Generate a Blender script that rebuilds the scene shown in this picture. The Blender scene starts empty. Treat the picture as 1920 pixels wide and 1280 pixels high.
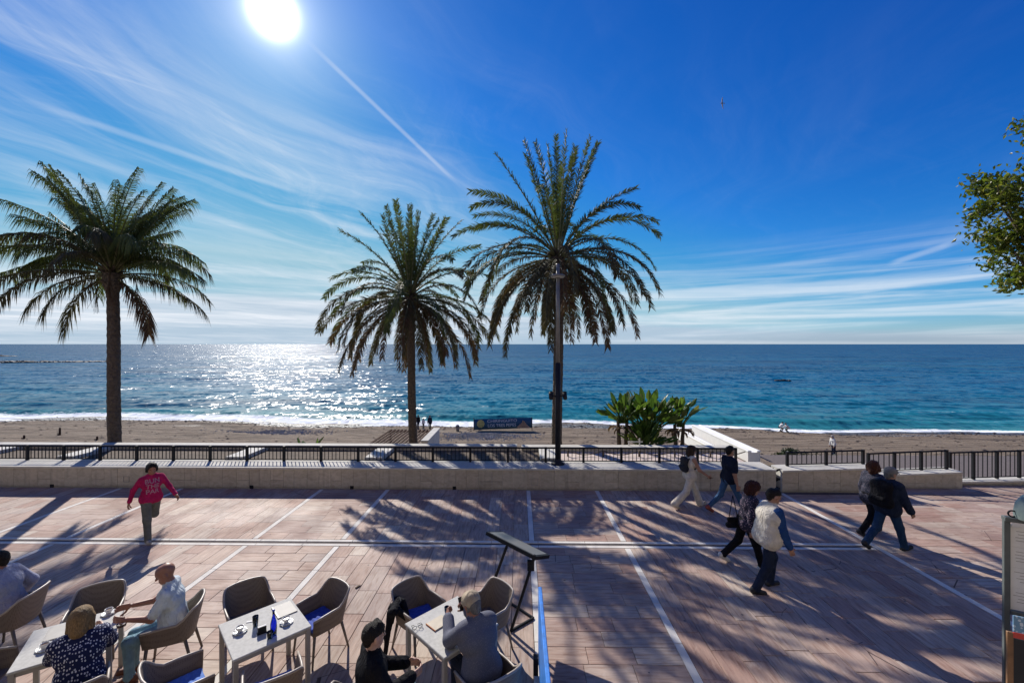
import bpy, bmesh, math, random
import numpy as np
from mathutils import Vector, Matrix, noise
R = math.radians
random.seed(7); np.random.seed(7)
SC = bpy.context.scene
COL = SC.collection

# ------------------------------------------------------------------ camera
CAM_H, FPX, YAW = 4.2, 790.0, R(0.9)
cam = bpy.data.objects.new('camera', bpy.data.cameras.new('camera'))
COL.objects.link(cam); SC.camera = cam
cam.location = (0, 0, CAM_H); cam.rotation_euler = (R(90), 0, YAW)
cam.data.sensor_width = 36; cam.data.lens = 36 * FPX / 1920
cam.data.shift_y = 5 / 1920
cam.data.clip_start = .05; cam.data.clip_end = 90000

RIGHT = Vector((math.cos(YAW), math.sin(YAW), 0)); FWD = Vector((-math.sin(YAW), math.cos(YAW), 0)); UP = Vector((0, 0, 1))
def ray(px, py): return RIGHT * ((px - 960) / FPX) + FWD - UP * ((py - 645) / FPX)
def G(px, py, z=0.):                      # world point at height z seen at a photo pixel
    d = ray(px, py); return Vector((0, 0, CAM_H)) + d * ((z - CAM_H) / d.z)
def D(px, py, Y):                         # world point on the plane Y seen at a photo pixel
    d = ray(px, py); return Vector((0, 0, CAM_H)) + d * (Y / d.y)

# ------------------------------------------------------------------ sun and sky
sv = ray(512, 24).normalized()
SUN_EL = math.asin(sv.z); SUN_AZ = math.atan2(sv.x, sv.y)      # azimuth from +Y towards +X
sun = bpy.data.objects.new('sun', bpy.data.lights.new('sun', 'SUN')); COL.objects.link(sun)
sun.data.energy = 5.0; sun.data.angle = R(.53); sun.data.color = (1, .94, .86)
sun.rotation_euler = sv.to_track_quat('Z', 'Y').to_euler()
sun.location = (0, 0, 40)
W = bpy.data.worlds.new('World'); SC.world = W; W.use_nodes = True
def build_world():
    nt = W.node_tree; nt.nodes.clear(); N = nt.nodes.new; L = nt.links.new
    def math_(op, a, b=None, c=None, clamp=False):
        n = N('ShaderNodeMath'); n.operation = op; n.use_clamp = clamp
        for i, v in enumerate((a, b, c)):
            if v is None: continue
            if isinstance(v, (int, float)): n.inputs[i].default_value = v
            else: L(v, n.inputs[i])
        return n.outputs[0]
    def mixc(f, a, b, mode='MIX'):
        n = N('ShaderNodeMix'); n.data_type = 'RGBA'; n.blend_type = mode
        for s, v in ((n.inputs[0], f), (n.inputs[6], a), (n.inputs[7], b)):
            if isinstance(v, (int, float)): s.default_value = v
            elif isinstance(v, tuple): s.default_value = v
            else: L(v, s)
        return n.outputs[2]
    out = N('ShaderNodeOutputWorld'); bg = N('ShaderNodeBackground'); L(bg.outputs[0], out.inputs[0])
    sky = N('ShaderNodeTexSky'); sky.sky_type = 'NISHITA'; sky.sun_disc = False
    sky.sun_elevation = SUN_EL; sky.sun_rotation = SUN_AZ
    sky.altitude = 10; sky.air_density = 1.0; sky.dust_density = .12; sky.ozone_density = 8.0
    # the camera's own colour response to clear sky: deep, saturated blue
    sr = N('ShaderNodeSeparateColor'); L(sky.outputs[0], sr.inputs[0]); cr = N('ShaderNodeCombineColor')
    ch = [math_('MINIMUM', math_('MULTIPLY', math_('POWER', math_('MULTIPLY', sr.outputs[i], .1), g), gain * 10), 6.2) for i, (gain, g) in enumerate(((1.9, 2.25), (1.12, 1.42), (1.0, .92)))]
    ch[0] = math_('MINIMUM', ch[0], math_('MULTIPLY', ch[2], .62)); ch[1] = math_('MINIMUM', ch[1], math_('MULTIPLY', ch[2], .81))
    ch[0] = math_('MAXIMUM', ch[0], math_('MULTIPLY', ch[2], math_('MULTIPLY', math_('POWER', math_('DIVIDE', ch[1], math_('MAXIMUM', ch[2], .001)), 3.2), .92)))
    for i in range(3): L(ch[i], cr.inputs[i])
    tc = N('ShaderNodeTexCoord'); sp = N('ShaderNodeSeparateXYZ'); L(tc.outputs['Generated'], sp.inputs[0])
    x, y, z = sp.outputs
    zz = math_('MAXIMUM', math_('ADD', z, .06), .03)
    px = math_('DIVIDE', x, zz); py = math_('DIVIDE', y, zz)
    def cirrus(az, sc_along, sc_across, off, detail, rough, lo, hi, dist=.6):
        ca, sa = math.cos(R(az)), math.sin(R(az))         # streaks run at azimuth az
        al = math_('ADD', math_('MULTIPLY', px, sa), math_('MULTIPLY', py, ca))
        ac = math_('SUBTRACT', math_('MULTIPLY', px, ca), math_('MULTIPLY', py, sa))
        wn = N('ShaderNodeTexNoise'); wc = N('ShaderNodeCombineXYZ'); L(px, wc.inputs[0]); L(py, wc.inputs[1]); wc.inputs[2].default_value = off + 4; L(wc.outputs[0], wn.inputs['Vector']); wn.inputs['Scale'].default_value = .55; wn.inputs['Detail'].default_value = 3
        ac = math_('ADD', ac, math_('MULTIPLY', math_('SUBTRACT', wn.outputs['Fac'], .5), 1.5))
        cb = N('ShaderNodeCombineXYZ'); L(math_('MULTIPLY', al, sc_along), cb.inputs[0]); L(math_('MULTIPLY', ac, sc_across), cb.inputs[1]); cb.inputs[2].default_value = off
        no = N('ShaderNodeTexNoise'); L(cb.outputs[0], no.inputs['Vector']); no.inputs['Scale'].default_value = 1
        no.inputs['Detail'].default_value = detail; no.inputs['Roughness'].default_value = rough; no.inputs['Distortion'].default_value = dist
        mr = N('ShaderNodeMapRange'); mr.interpolation_type = 'SMOOTHSTEP'; mr.inputs[1].default_value = lo; mr.inputs[2].default_value = hi
        L(no.outputs['Fac'], mr.inputs[0]); return mr.outputs[0]
    # high cirrus bank: long streaks, thicker to the east (left of the bay), thin elsewhere
    m1 = cirrus(28, .42, 2.1, 3.1, 10, .62, .40, .82)
    m0 = cirrus(34, 1.2, 3.6, 1.7, 10, .68, .46, .86, 1.8)
    m2 = cirrus(-8, .5, 1.6, 9.7, 10, .66, .44, .86, 1.2)
    big = cirrus(24, .16, .42, 5.3, 3, .5, .40, .62, .2)
    east = N('ShaderNodeMapRange'); east.interpolation_type = 'SMOOTHSTEP'; L(px, east.inputs[0])
    east.inputs[1].default_value = 1.0; east.inputs[2].default_value = -2.2; east.inputs[3].default_value = .16; east.inputs[4].default_value = 1.
    hi_ = math_('MULTIPLY', math_('MULTIPLY', math_('ADD', math_('ADD', m1, math_('MULTIPLY', m0, .5)), math_('MULTIPLY', m2, .5)), math_('ADD', math_('MULTIPLY', big, .75), .25)), east.outputs[0])
    # low stratus bands far out over the sea
    zc = math_('MAXIMUM', z, 0.0)
    cb = N('ShaderNodeCombineXYZ'); L(math_('MULTIPLY', math_('ARCTAN2', x, y), 1.7), cb.inputs[0]); L(math_('MULTIPLY', zc, 34.), cb.inputs[1]); cb.inputs[2].default_value = 2.2
    no = N('ShaderNodeTexNoise'); L(cb.outputs[0], no.inputs['Vector']); no.inputs['Scale'].default_value = 1.15; no.inputs['Detail'].default_value = 7; no.inputs['Roughness'].default_value = .58; no.inputs['Distortion'].default_value = .5
    mr = N('ShaderNodeMapRange'); mr.interpolation_type = 'SMOOTHSTEP'; L(no.outputs['Fac'], mr.inputs[0]); mr.inputs[1].default_value = .38; mr.inputs[2].default_value = .68
    fall = N('ShaderNodeMapRange'); fall.interpolation_type = 'SMOOTHSTEP'; L(z, fall.inputs[0]); fall.inputs[1].default_value = .23; fall.inputs[2].default_value = .05
    fall2 = N('ShaderNodeMapRange'); fall2.interpolation_type = 'SMOOTHSTEP'; L(z, fall2.inputs[0]); fall2.inputs[1].default_value = -.01; fall2.inputs[2].default_value = .04; fall2.inputs[3].default_value=.35
    low = math_('MULTIPLY', math_('MULTIPLY', mr.outputs[0], fall.outputs[0]), fall2.outputs[0])
    bank = N('ShaderNodeMapRange'); bank.interpolation_type = 'SMOOTHSTEP'; L(z, bank.inputs[0]); bank.inputs[1].default_value = .58; bank.inputs[2].default_value = .36; bank.inputs[3].default_value = .22
    hi_ = math_('MULTIPLY', hi_, bank.outputs[0])
    m = math_('MINIMUM', math_('ADD', math_('MULTIPLY', hi_, .66), math_('MULTIPLY', low, .72)), .88)
    def sky_streak(a, b, half, gain):      # a straight pale streak between two sky directions
        a = ray(*a).normalized(); b = ray(*b).normalized(); nrm = a.cross(b).normalized(); mid = (a + b).normalized(); tang = nrm.cross(mid).normalized(); ext = math.asin(min(1., abs(a.dot(tang))))
        def dot(v): d_ = N('ShaderNodeVectorMath'); d_.operation = 'DOT_PRODUCT'; L(tc.outputs['Generated'], d_.inputs[0]); d_.inputs[1].default_value = v; return d_.outputs['Value']
        off_ = math_('ABSOLUTE', dot(nrm)); alo = dot(tang)
        def sm(v, lo, hi): r_ = N('ShaderNodeMapRange'); r_.interpolation_type = 'SMOOTHSTEP'; L(v, r_.inputs[0]); r_.inputs[1].default_value = lo; r_.inputs[2].default_value = hi; return r_.outputs[0]
        core = math_('MULTIPLY', sm(off_, half, half * .15), sm(math_('ABSOLUTE', alo), math.sin(ext) * 1.02, math.sin(ext) * .55))
        return math_('MULTIPLY', math_('MULTIPLY', core, math_('GREATER_THAN', dot(mid), .3)), gain)
    for tr__ in (sky_streak((560, 62), (866, 352), .0060, .24), sky_streak((1660, 497), (1800, 452), .007, .22), sky_streak((0, 172), (590, 372), .008, .20)): m = math_('MINIMUM', math_('ADD', m, tr__), .92)
    up = math_('GREATER_THAN', z, 0.0)
    m = math_('MULTIPLY', m, up)
    # forward scattering round the sun brightens the sky and the thin cloud in front of it
    dt = N('ShaderNodeVectorMath'); dt.operation = 'DOT_PRODUCT'; L(tc.outputs['Generated'], dt.inputs[0]); dt.inputs[1].default_value = sv
    dc = math_('MAXIMUM', dt.outputs['Value'], 0.)
    au = 0.
    for pw_, gn in ((3600., 60.), (900., 5.), (180., 1.8), (40., .7)): au = math_('ADD', math_('MULTIPLY', math_('POWER', dc, pw_), gn), au)
    glow = mixc(1., (1, .97, .90, 1), (1, 1, 1, 1), 'MULTIPLY')
    sc_ = N('ShaderNodeVectorMath'); sc_.operation = 'SCALE'; L(glow, sc_.inputs[0]); L(au, sc_.inputs['Scale'])
    skyg = N('ShaderNodeVectorMath'); skyg.operation = 'ADD'; L(cr.outputs[0], skyg.inputs[0]); L(sc_.outputs[0], skyg.inputs[1])
    cl = mixc(m, skyg.outputs[0], (7.6, 8.0, 8.6, 1))
    L(cl, bg.inputs[0]); bg.inputs[1].default_value = .1
build_world()
SC.view_settings.view_transform = 'Standard'; SC.view_settings.look = 'None'
SC.view_settings.exposure = 0.2; SC.view_settings.gamma = 1
SC.render.engine = 'CYCLES'
SC.cycles.max_bounces = 6; SC.cycles.transparent_max_bounces = 8
SC.cycles.use_denoising = True
SC.cycles.sample_clamp_indirect = 6

# ------------------------------------------------------------------ helpers
def tag(o, label=None, cat=None, group=None, kind=None):
    if label: o['label'] = label
    if cat: o['category'] = cat
    if group: o['group'] = group
    if kind: o['kind'] = kind
    return o
def empty(name, loc=(0, 0, 0), rz=0., parent=None):
    o = bpy.data.objects.new(name, None); COL.objects.link(o); o.location = loc; o.rotation_euler = (0, 0, rz); o.empty_display_size = .1
    if parent: o.parent = parent
    return o
def link(name, me, parent=None, loc=None, rot=None):
    o = bpy.data.objects.new(name, me); COL.objects.link(o)
    if parent: o.parent = parent
    if loc is not None: o.location = loc
    if rot is not None: o.rotation_euler = rot
    return o
def mesh(name, V, F, mats, smooth=False, fm=None):
    me = bpy.data.meshes.new(name)
    me.from_pydata([tuple(map(float, v)) for v in V], [], [tuple(map(int, f)) for f in F])
    for m in (mats if isinstance(mats, (list, tuple)) else [mats]): me.materials.append(m)
    if smooth: me.polygons.foreach_set('use_smooth', [True] * len(me.polygons))
    if fm is not None: me.polygons.foreach_set('material_index', [int(i) for i in fm])
    me.update(); return me
class MB:
    """collects shapes for one mesh"""
    def __init__(s): s.V = []; s.F = []; s.M = []; s.S = []
    def add(s, V, F, m=0, smooth=False):
        n = len(s.V); s.V += [tuple(v) for v in V]; s.F += [tuple(i + n for i in f) for f in F]; s.M += [m] * len(F); s.S += [smooth] * len(F); return s
    def box(s, c, d, m=0, rz=0., bev=0., rot=None):
        hx, hy, hz = d[0] / 2, d[1] / 2, d[2] / 2
        b = min(bev, hx * .49, hy * .49, hz * .49)
        mt = Matrix.Rotation(rz, 3, 'Z') if rot is None else rot
        c = Vector(c)
        if b <= 0:
            P = [(-hx, -hy, -hz), (hx, -hy, -hz), (hx, hy, -hz), (-hx, hy, -hz), (-hx, -hy, hz), (hx, -hy, hz), (hx, hy, hz), (-hx, hy, hz)]
            F = [(0, 3, 2, 1), (4, 5, 6, 7), (0, 1, 5, 4), (1, 2, 6, 5), (2, 3, 7, 6), (3, 0, 4, 7)]
        else:
            P = []; F = []
            for z, i in ((-hz, b), (-hz + b, 0), (hz - b, 0), (hz, b)):
                P += [(-hx + i, -hy + i, z), (hx - i, -hy + i, z), (hx - i, hy - i, z), (-hx + i, hy - i, z)]
            F.append((3, 2, 1, 0)); F.append((12, 13, 14, 15))
            for k in range(3):
                for j in range(4):
                    a = 4 * k + j; b2 = 4 * k + (j + 1) % 4; F.append((a, b2, b2 + 4, a + 4))
        return s.add([c + mt @ Vector(p) for p in P], F, m)
    def tube(s, pts, rad, n=8, m=0, caps=True, smooth=True, closed=False):
        pts = [Vector(p) for p in pts]; k = len(pts)
        rad = [rad] * k if isinstance(rad, (int, float)) else list(rad)
        V = []; F = []; ref = None
        for i, p in enumerate(pts):
            if closed: t = pts[(i + 1) % k] - pts[i - 1]
            else: t = pts[min(i + 1, k - 1)] - pts[max(i - 1, 0)]
            t.normalize()
            if ref is None: ref = Vector((0, 0, 1)) if abs(t.z) < .9 else Vector((1, 0, 0))
            u = t.cross(ref).normalized(); w = u.cross(t); ref = w
            for j in range(n):
                a = 2 * math.pi * j / n; V.append(p + (u * math.cos(a) + w * math.sin(a)) * rad[i])
        for i in range(k if closed else k - 1):
            i2 = (i + 1) % k
            for j in range(n):
                F.append((i * n + j, i * n + (j + 1) % n, i2 * n + (j + 1) % n, i2 * n + j))
        s.add(V, F, m, smooth)
        if caps and not closed:
            b = len(s.V) - len(V)
            s.F.append(tuple(b + j for j in range(n - 1, -1, -1))); s.M.append(m); s.S.append(False)
            s.F.append(tuple(b + (k - 1) * n + j for j in range(n))); s.M.append(m); s.S.append(False)
        return s
    def lathe(s, prof, n=20, c=(0, 0, 0), m=0, smooth=True):
        c = Vector(c); V = []; F = []
        for r, z in prof:
            for j in range(n):
                a = 2 * math.pi * j / n; V.append(c + Vector((r * math.cos(a), r * math.sin(a), z)))
        for i in range(len(prof) - 1):
            for j in range(n): F.append((i * n + j, i * n + (j + 1) % n, (i + 1) * n + (j + 1) % n, (i + 1) * n + j))
        return s.add(V, F, m, smooth)
    def ball(s, c, r, n=12, m=0, sq=(1, 1, 1)):
        prof = [(max(1e-4, math.sin(math.pi * i / n)), -math.cos(math.pi * i / n)) for i in range(n + 1)]
        c = Vector(c); V = []; F = []; q = n * 2
        for rr, z in prof:
            for j in range(q):
                a = 2 * math.pi * j / q; V.append(c + Vector((rr * math.cos(a) * r * sq[0], rr * math.sin(a) * r * sq[1], z * r * sq[2])))
        for i in range(n):
            for j in range(q): F.append((i * q + j, i * q + (j + 1) % q, (i + 1) * q + (j + 1) % q, (i + 1) * q + j))
        return s.add(V, F, m, True)
    def mesh(s, name, mats):
        me = mesh(name, s.V, s.F, mats, fm=s.M); me.polygons.foreach_set('use_smooth', s.S); return me
    def build(s, name, mats, parent=None, loc=None, rot=None): return link(name, s.mesh(name, mats), parent, loc, rot)
def copy_tree(o, parent=None):
    c = o.copy(); COL.objects.link(c)
    if parent: c.parent = parent
    for ch in list(o.children): copy_tree(ch, c)
    return c

# ------------------------------------------------------------------ materials
class NT:
    def __init__(s, name):
        s.m = bpy.data.materials.new(name); s.m.use_nodes = True; s.t = s.m.node_tree; s.b = s.t.nodes['Principled BSDF']; s.o = s.t.nodes['Material Output']
    def n(s, ty, **kw):
        nd = s.t.nodes.new('ShaderNode' + ty)
        for k, v in kw.items(): setattr(nd, k, v)
        return nd
    def l(s, a, b): s.t.links.new(a, b)
    def set(s, **kw):
        for k, v in kw.items():
            i = s.b.inputs[k.replace('_', ' ')]
            if isinstance(v, bpy.types.NodeSocket): s.l(v, i)
            else: i.default_value = v
    def math(s, op, a, b=None, clamp=False):
        nd = s.n('Math', operation=op, use_clamp=clamp)
        for i, v in enumerate((a, b)):
            if v is None: continue
            if isinstance(v, (int, float)): nd.inputs[i].default_value = v
            else: s.l(v, nd.inputs[i])
        return nd.outputs[0]
    def mix(s, f, a, b, mode='MIX'):
        nd = s.n('Mix', data_type='RGBA', blend_type=mode)
        for q, v in ((nd.inputs[0], f), (nd.inputs[6], a), (nd.inputs[7], b)):
            if isinstance(v, (int, float)): q.default_value = v
            elif isinstance(v, tuple): q.default_value = v if len(v) == 4 else (*v, 1)
            else: s.l(v, q)
        return nd.outputs[2]
    def noise(s, vec=None, scale=5., detail=5., rough=.55, dist=0.):
        nd = s.n('TexNoise'); nd.inputs['Scale'].default_value = scale; nd.inputs['Detail'].default_value = detail
        nd.inputs['Roughness'].default_value = rough; nd.inputs['Distortion'].default_value = dist
        if vec is not None: s.l(vec, nd.inputs['Vector'])
        return nd.outputs['Fac']
    def ramp(s, f, stops, interp='LINEAR'):
        nd = s.n('ValToRGB'); nd.color_ramp.interpolation = interp; e = nd.color_ramp.elements
        while len(e) < len(stops): e.new(.5)
        for el, (p, c) in zip(e, stops): el.position = p; el.color = c if len(c) == 4 else (*c, 1)
        s.l(f, nd.inputs[0]); return nd.outputs[0]
    def rng(s, f, a, b, c=0., d=1., smooth=True):
        nd = s.n('MapRange', interpolation_type='SMOOTHSTEP' if smooth else 'LINEAR'); s.l(f, nd.inputs[0])
        for i, v in enumerate((a, b, c, d)): nd.inputs[i + 1].default_value = v
        return nd.outputs[0]
    def pos(s): return s.n('NewGeometry').outputs['Position']
    def obj(s): return s.n('TexCoord').outputs['Object']
    def mapv(s, vec, scale=(1, 1, 1), loc=(0, 0, 0), rot=(0, 0, 0)):
        nd = s.n('Mapping'); s.l(vec, nd.inputs[0]); nd.inputs['Scale'].default_value = scale; nd.inputs['Location'].default_value = loc; nd.inputs['Rotation'].default_value = rot; return nd.outputs[0]
    def bump(s, h, strength=.3, dist=.01):
        nd = s.n('Bump'); nd.inputs['Strength'].default_value = strength; nd.inputs['Distance'].default_value = dist; s.l(h, nd.inputs['Height']); s.l(nd.outputs[0], s.b.inputs['Normal'])
def plain(name, col, rough=.6, var=.18, scale=8., bump=.15, bscale=None, metal=0., spec=.5, world=False, **kw):
    t = NT(name); v = t.pos() if world else t.obj()
    f = t.noise(v, scale, 6, .6)
    a = tuple(c * (1 - var) for c in col); b = tuple(min(1, c * (1 + var)) for c in col)
    t.set(Base_Color=t.ramp(f, [(.3, a), (.7, b)]), Roughness=rough, Metallic=metal)
    t.b.inputs['Specular IOR Level'].default_value = spec
    if bump: t.bump(t.noise(v, bscale or scale * 6, 5, .6), bump, .004)
    for k, v2 in kw.items(): t.set(**{k: v2})
    return t.m
M = {}
def stone_tile(name, along_y):
    """polished veined marble paving, each slab its own tint"""
    t = NT(name); p = t.pos(); oi = t.n('ObjectInfo').outputs['Random']; isl = t.n('NewGeometry').outputs['Random Per Island']
    rnd = t.math('FRACT', t.math('ADD', oi, t.math('MULTIPLY', isl, 7.31)))
    cb = t.n('CombineXYZ'); t.l(t.math('MULTIPLY', rnd, 37.), cb.inputs[2])
    off = t.n('VectorMath', operation='ADD'); t.l(p, off.inputs[0]); t.l(cb.outputs[0], off.inputs[1])
    sc = (24, 2.8, 1) if along_y else (2.8, 24, 1)
    vein = t.noise(t.mapv(off.outputs[0], sc), 1., 5, .6, .3)
    fine = t.noise(off.outputs[0], 60, 4, .6)
    base = t.ramp(rnd, [(0., (.365, .24, .195)), (.2, (.415, .31, .25)), (.4, (.37, .27, .23)), (.58, (.455, .36, .295)), (.75, (.38, .305, .265)), (.9, (.51, .43, .355)), (1., (.375, .245, .20))])
    vc = t.ramp(vein, [(.28, (.62, .52, .48)), (.42, (.90, .82, .77)), (.5, (1.0, .98, .96)), (.58, (1.08, 1.05, 1.01)), (.72, (1.34, 1.28, 1.2))])
    c = t.mix(1., base, vc, 'MULTIPLY')
    blot = t.noise(p, .55, 4, .6)
    c = t.mix(t.rng(blot, .42, .75), c, t.mix(1., c, (.74, .70, .70), 'MULTIPLY'))
    c = t.mix(t.rng(fine, .5, .9, 0, .35), c, (.5, .45, .4))
    gum = t.n('TexVoronoi'); t.l(p, gum.inputs['Vector']); gum.inputs['Scale'].default_value = 2.6; gum.inputs['Randomness'].default_value = 1.
    c = t.mix(t.math('LESS_THAN', gum.outputs['Distance'], .055), c, (.13, .11, .10))
    st_ = t.noise(t.mapv(p, (1.6, 1.1, 1), (7, 2, 0)), 1, 8, .7, 1.5)
    c = t.mix(t.rng(st_, .58, .72, 0, .5), c, (.20, .155, .135))
    pale = t.noise(t.mapv(p, (2.4, 2.0, 1), (3, 8, 0)), 1, 8, .75, 1.)
    c = t.mix(t.rng(pale, .56, .75, 0, .45), c, (.56, .48, .41))
    crack = t.n('TexVoronoi', feature='DISTANCE_TO_EDGE'); t.l(t.mapv(p, (1.3, 1.3, 1.3)), crack.inputs['Vector']); crack.inputs['Scale'].default_value = 1
    cm = t.math('MULTIPLY', t.math('LESS_THAN', crack.outputs['Distance'], .005), t.math('GREATER_THAN', t.noise(p, .7, 2), .62))
    c = t.mix(cm, c, (.09, .06, .05))
    t.set(Base_Color=c, Roughness=t.rng(blot, .3, .7, .6, .8))
    t.b.inputs['Specular IOR Level'].default_value = .22
    h = t.math('ADD', t.math('MULTIPLY', vein, .5), t.math('MULTIPLY', fine, .5))
    t.bump(h, .35, .004); return t.m
M['tileY'] = stone_tile('veined_marble_lengthwise', True); M['tileX'] = stone_tile('veined_marble_crosswise', False)
M['strip'] = plain('white_marble_strip', (.68, .645, .58), .8, .15, 3, .2, 40, world=True, spec=.2)
M['joint'] = plain('paving_bed_mortar', (.13, .105, .095), .9, .25, 12, .3, world=True)
def clad():
    t = NT('wall_cladding_marble'); p = t.pos(); oi = t.n('ObjectInfo').outputs['Random']
    base = t.ramp(oi, [(0., (.43, .38, .30)), (.5, (.50, .45, .36)), (.8, (.46, .40, .315)), (1., (.54, .48, .38))])
    cb = t.n('CombineXYZ'); t.l(t.math('MULTIPLY', oi, 50.), cb.inputs[1]); ad = t.n('VectorMath', operation='ADD'); t.l(p, ad.inputs[0]); t.l(cb.outputs[0], ad.inputs[1])
    v = t.noise(t.mapv(ad.outputs[0], (2.2, 2, 4)), 2, 7, .65, 1.)
    c = t.mix(1., base, t.ramp(v, [(.3, (.74, .72, .68)), (.6, (1.05, 1.04, 1.02))]), 'MULTIPLY')
    drip = t.noise(t.mapv(p, (9, 9, .6)), 1, 4, .6)
    c = t.mix(t.rng(drip, .50, .8, 0, .5), c, (.22, .20, .165))
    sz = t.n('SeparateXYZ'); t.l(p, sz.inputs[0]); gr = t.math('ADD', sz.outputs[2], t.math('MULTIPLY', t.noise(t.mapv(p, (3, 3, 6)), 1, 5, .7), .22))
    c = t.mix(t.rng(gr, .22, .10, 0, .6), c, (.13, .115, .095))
    t.set(Base_Color=c, Roughness=.55); t.bump(v, .15, .003); return t.m
M['clad'] = clad()
M['coping'] = plain('white_marble_coping', (.52, .50, .45), .8, .15, 2.2, .15, 30, world=True, spec=.2)
M['whitewash'] = plain('whitewashed_masonry', (.56, .54, .49), .85, .14, 2.5, .35, 25, world=True)
M['soil'] = plain('dry_planter_soil', (.115, .085, .06), .95, .45, 6, .6, 40, world=True)
M['terrace'] = plain('pale_pink_terrace', (.56, .46, .40), .8, .18, 5, .3, 40, world=True)
M['iron'] = plain('black_painted_iron', (.010, .011, .014), .55, .3, 15, .1, spec=.2)
M['lampgrey'] = plain('grey_lamp_metal', (.22, .21, .19), .4, .15, 4, .05, metal=.3)
M['lampdark'] = plain('dark_lamp_metal', (.016, .017, .023), .55, .2, 4, .05, spec=.2)
M['resin'] = None
def weave():
    t = NT('taupe_woven_resin'); o = t.obj()
    w = t.n('TexBrick'); t.l(t.mapv(o, (1, 1, 1)), w.inputs['Vector'])
    br = t.n('TexVoronoi', feature='F1'); t.l(o, br.inputs['Vector']); br.inputs['Scale'].default_value = 62; br.inputs['Randomness'].default_value = .15
    hole = t.rng(br.outputs['Distance'], .18, .42)
    c = t.mix(hole, (.065, .05, .04), (.185, .145, .115)); nz = t.noise(o, 5, 3)
    c = t.mix(t.rng(nz, .3, .7, 0, .3), c, (.13, .102, .082))
    t.set(Base_Color=c, Roughness=.6); t.bump(hole, .5, .003); return t.m
M['weave'] = weave()
M['resin'] = plain('taupe_resin_sunlit_rim', (.36, .31, .26), .42, .1, 6, .06)  # chair rim only: its sunlit edge is put into a paler taupe
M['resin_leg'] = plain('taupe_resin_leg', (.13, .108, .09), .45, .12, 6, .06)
M['tabletop'] = plain('speckled_pale_tabletop', (.50, .49, .45), .75, .12, 26, .05, 90, spec=.2)
M['tableleg'] = plain('grey_table_frame', (.33, .31, .28), .45, .1, 6, .05)
M['blue_cloth'] = plain('blue_cushion_fabric', (.035, .075, .36), .85, .25, 30, .3, 200)
M['lightblue_cloth'] = plain('light_blue_fabric', (.10, .21, .55), .85, .2, 30, .3, 200)
M['stairwhite'] = plain('bright_white_masonry_paint', (.80, .79, .75), .8, .06, 2.5, .2, 25, world=True)

# ================================================================== SETTING
def mb_box(c, d, **k): return MB().box(c, d, **k)
# ---- promenade paving
STR = [-17.6, -15.7, -11.6, -9.8, -5.7, -3.78, .28, 2.24, 7.42]
SW = .06                                   # half width of a white strip
WALL_Y = 12.15
pav = tag(link('pavement', mesh('pavement', [(-26, .6, -.012), (30, .6, -.012), (30, 16.2, -.012), (9.0, 16.2, -.012), (9.0, 12.9, -.012), (-26, 12.9, -.012)], [(0, 1, 2, 3, 4, 5)], M['joint'])), kind='structure')
rects = []                                 # x0,x1,y0,y1,material
def cut_rows(y0, y1): return [(y0, min(8.71, y1)), (max(9.01, y0), y1)]
def fill_bay(x0, x1, along, cross=True, yr=(.8, WALL_Y - .01), row=.32, ln=(.5, .95)):
    for (a, b) in (cut_rows(*yr) if cross else [yr]):
        if along:
            n = max(1, round((x1 - x0) / .34)); w = (x1 - x0) / n
            for i in range(n):
                y = a
                while y < b - .01:
                    l = random.uniform(*ln)
                    if b - (y + l) < .25: l = b - y
                    rects.append((x0 + i * w, x0 + (i + 1) * w, y, y + l, 'tileY')); y += l
        else:
            n = max(1, round((b - a) / row)); h = (b - a) / n
            for i in range(n):
                x = x0
                while x < x1 - .01:
                    l = random.uniform(*ln)
                    if x1 - (x + l) < .25: l = x1 - x
                    rects.append((x, x + l, a + i * h, a + (i + 1) * h, 'tileX')); x += l
for i in range(len(STR) - 1):
    x0, x1 = STR[i] + SW, STR[i + 1] - SW
    fill_bay(x0, x1, along=(x1 - x0) > 2.5)
fill_bay(-21.6, STR[0] - SW, True)
fill_bay(STR[-1] + SW, 22., False, cross=False, yr=(.8, 11.9), row=.3, ln=(.4, .7))
fill_bay(9.9, 24., False, cross=False, yr=(11.9, 13.4), row=.3, ln=(.4, .7))
def seen(x, y): return y > 4.9 and abs(x) < 1.24 * y + .2
GAP = .003
def tile_mesh(w, h, m):
    return MB().box((0, 0, -.0075), (w, h, .021), bev=.003).mesh('tile', M[m])
near = sorted([r for r in rects if seen((r[0] + r[1]) / 2, (r[2] + r[3]) / 2)], key=lambda r: (r[2] + r[3]) / 2 - .35 * (r[1] - r[0]))[:300]
ns = set(map(id, near)); cache = {}
far = MB(); farX = MB()
for r in rects:
    x0, x1, y0, y1, m = r; w = x1 - x0 - 2 * GAP; h = y1 - y0 - 2 * GAP; c = ((x0 + x1) / 2, (y0 + y1) / 2)
    dz = random.uniform(-.0018, .0018)
    if id(r) in ns:
        k = (round(w, 2), round(h, 2), m)
        if k not in cache: cache[k] = tile_mesh(k[0], k[1], m)
        link('tile', cache[k], pav, (c[0], c[1], dz), (random.uniform(-.002, .002), random.uniform(-.002, .002), 0))
    else:
        (far if m == 'tileY' else farX).box((c[0], c[1], -.0075 + dz), (w, h, .021))
tag(far.build('paving', M['tileY'], pav), kind='stuff'); tag(farX.build('paving', M['tileX'], pav), kind='stuff')
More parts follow.
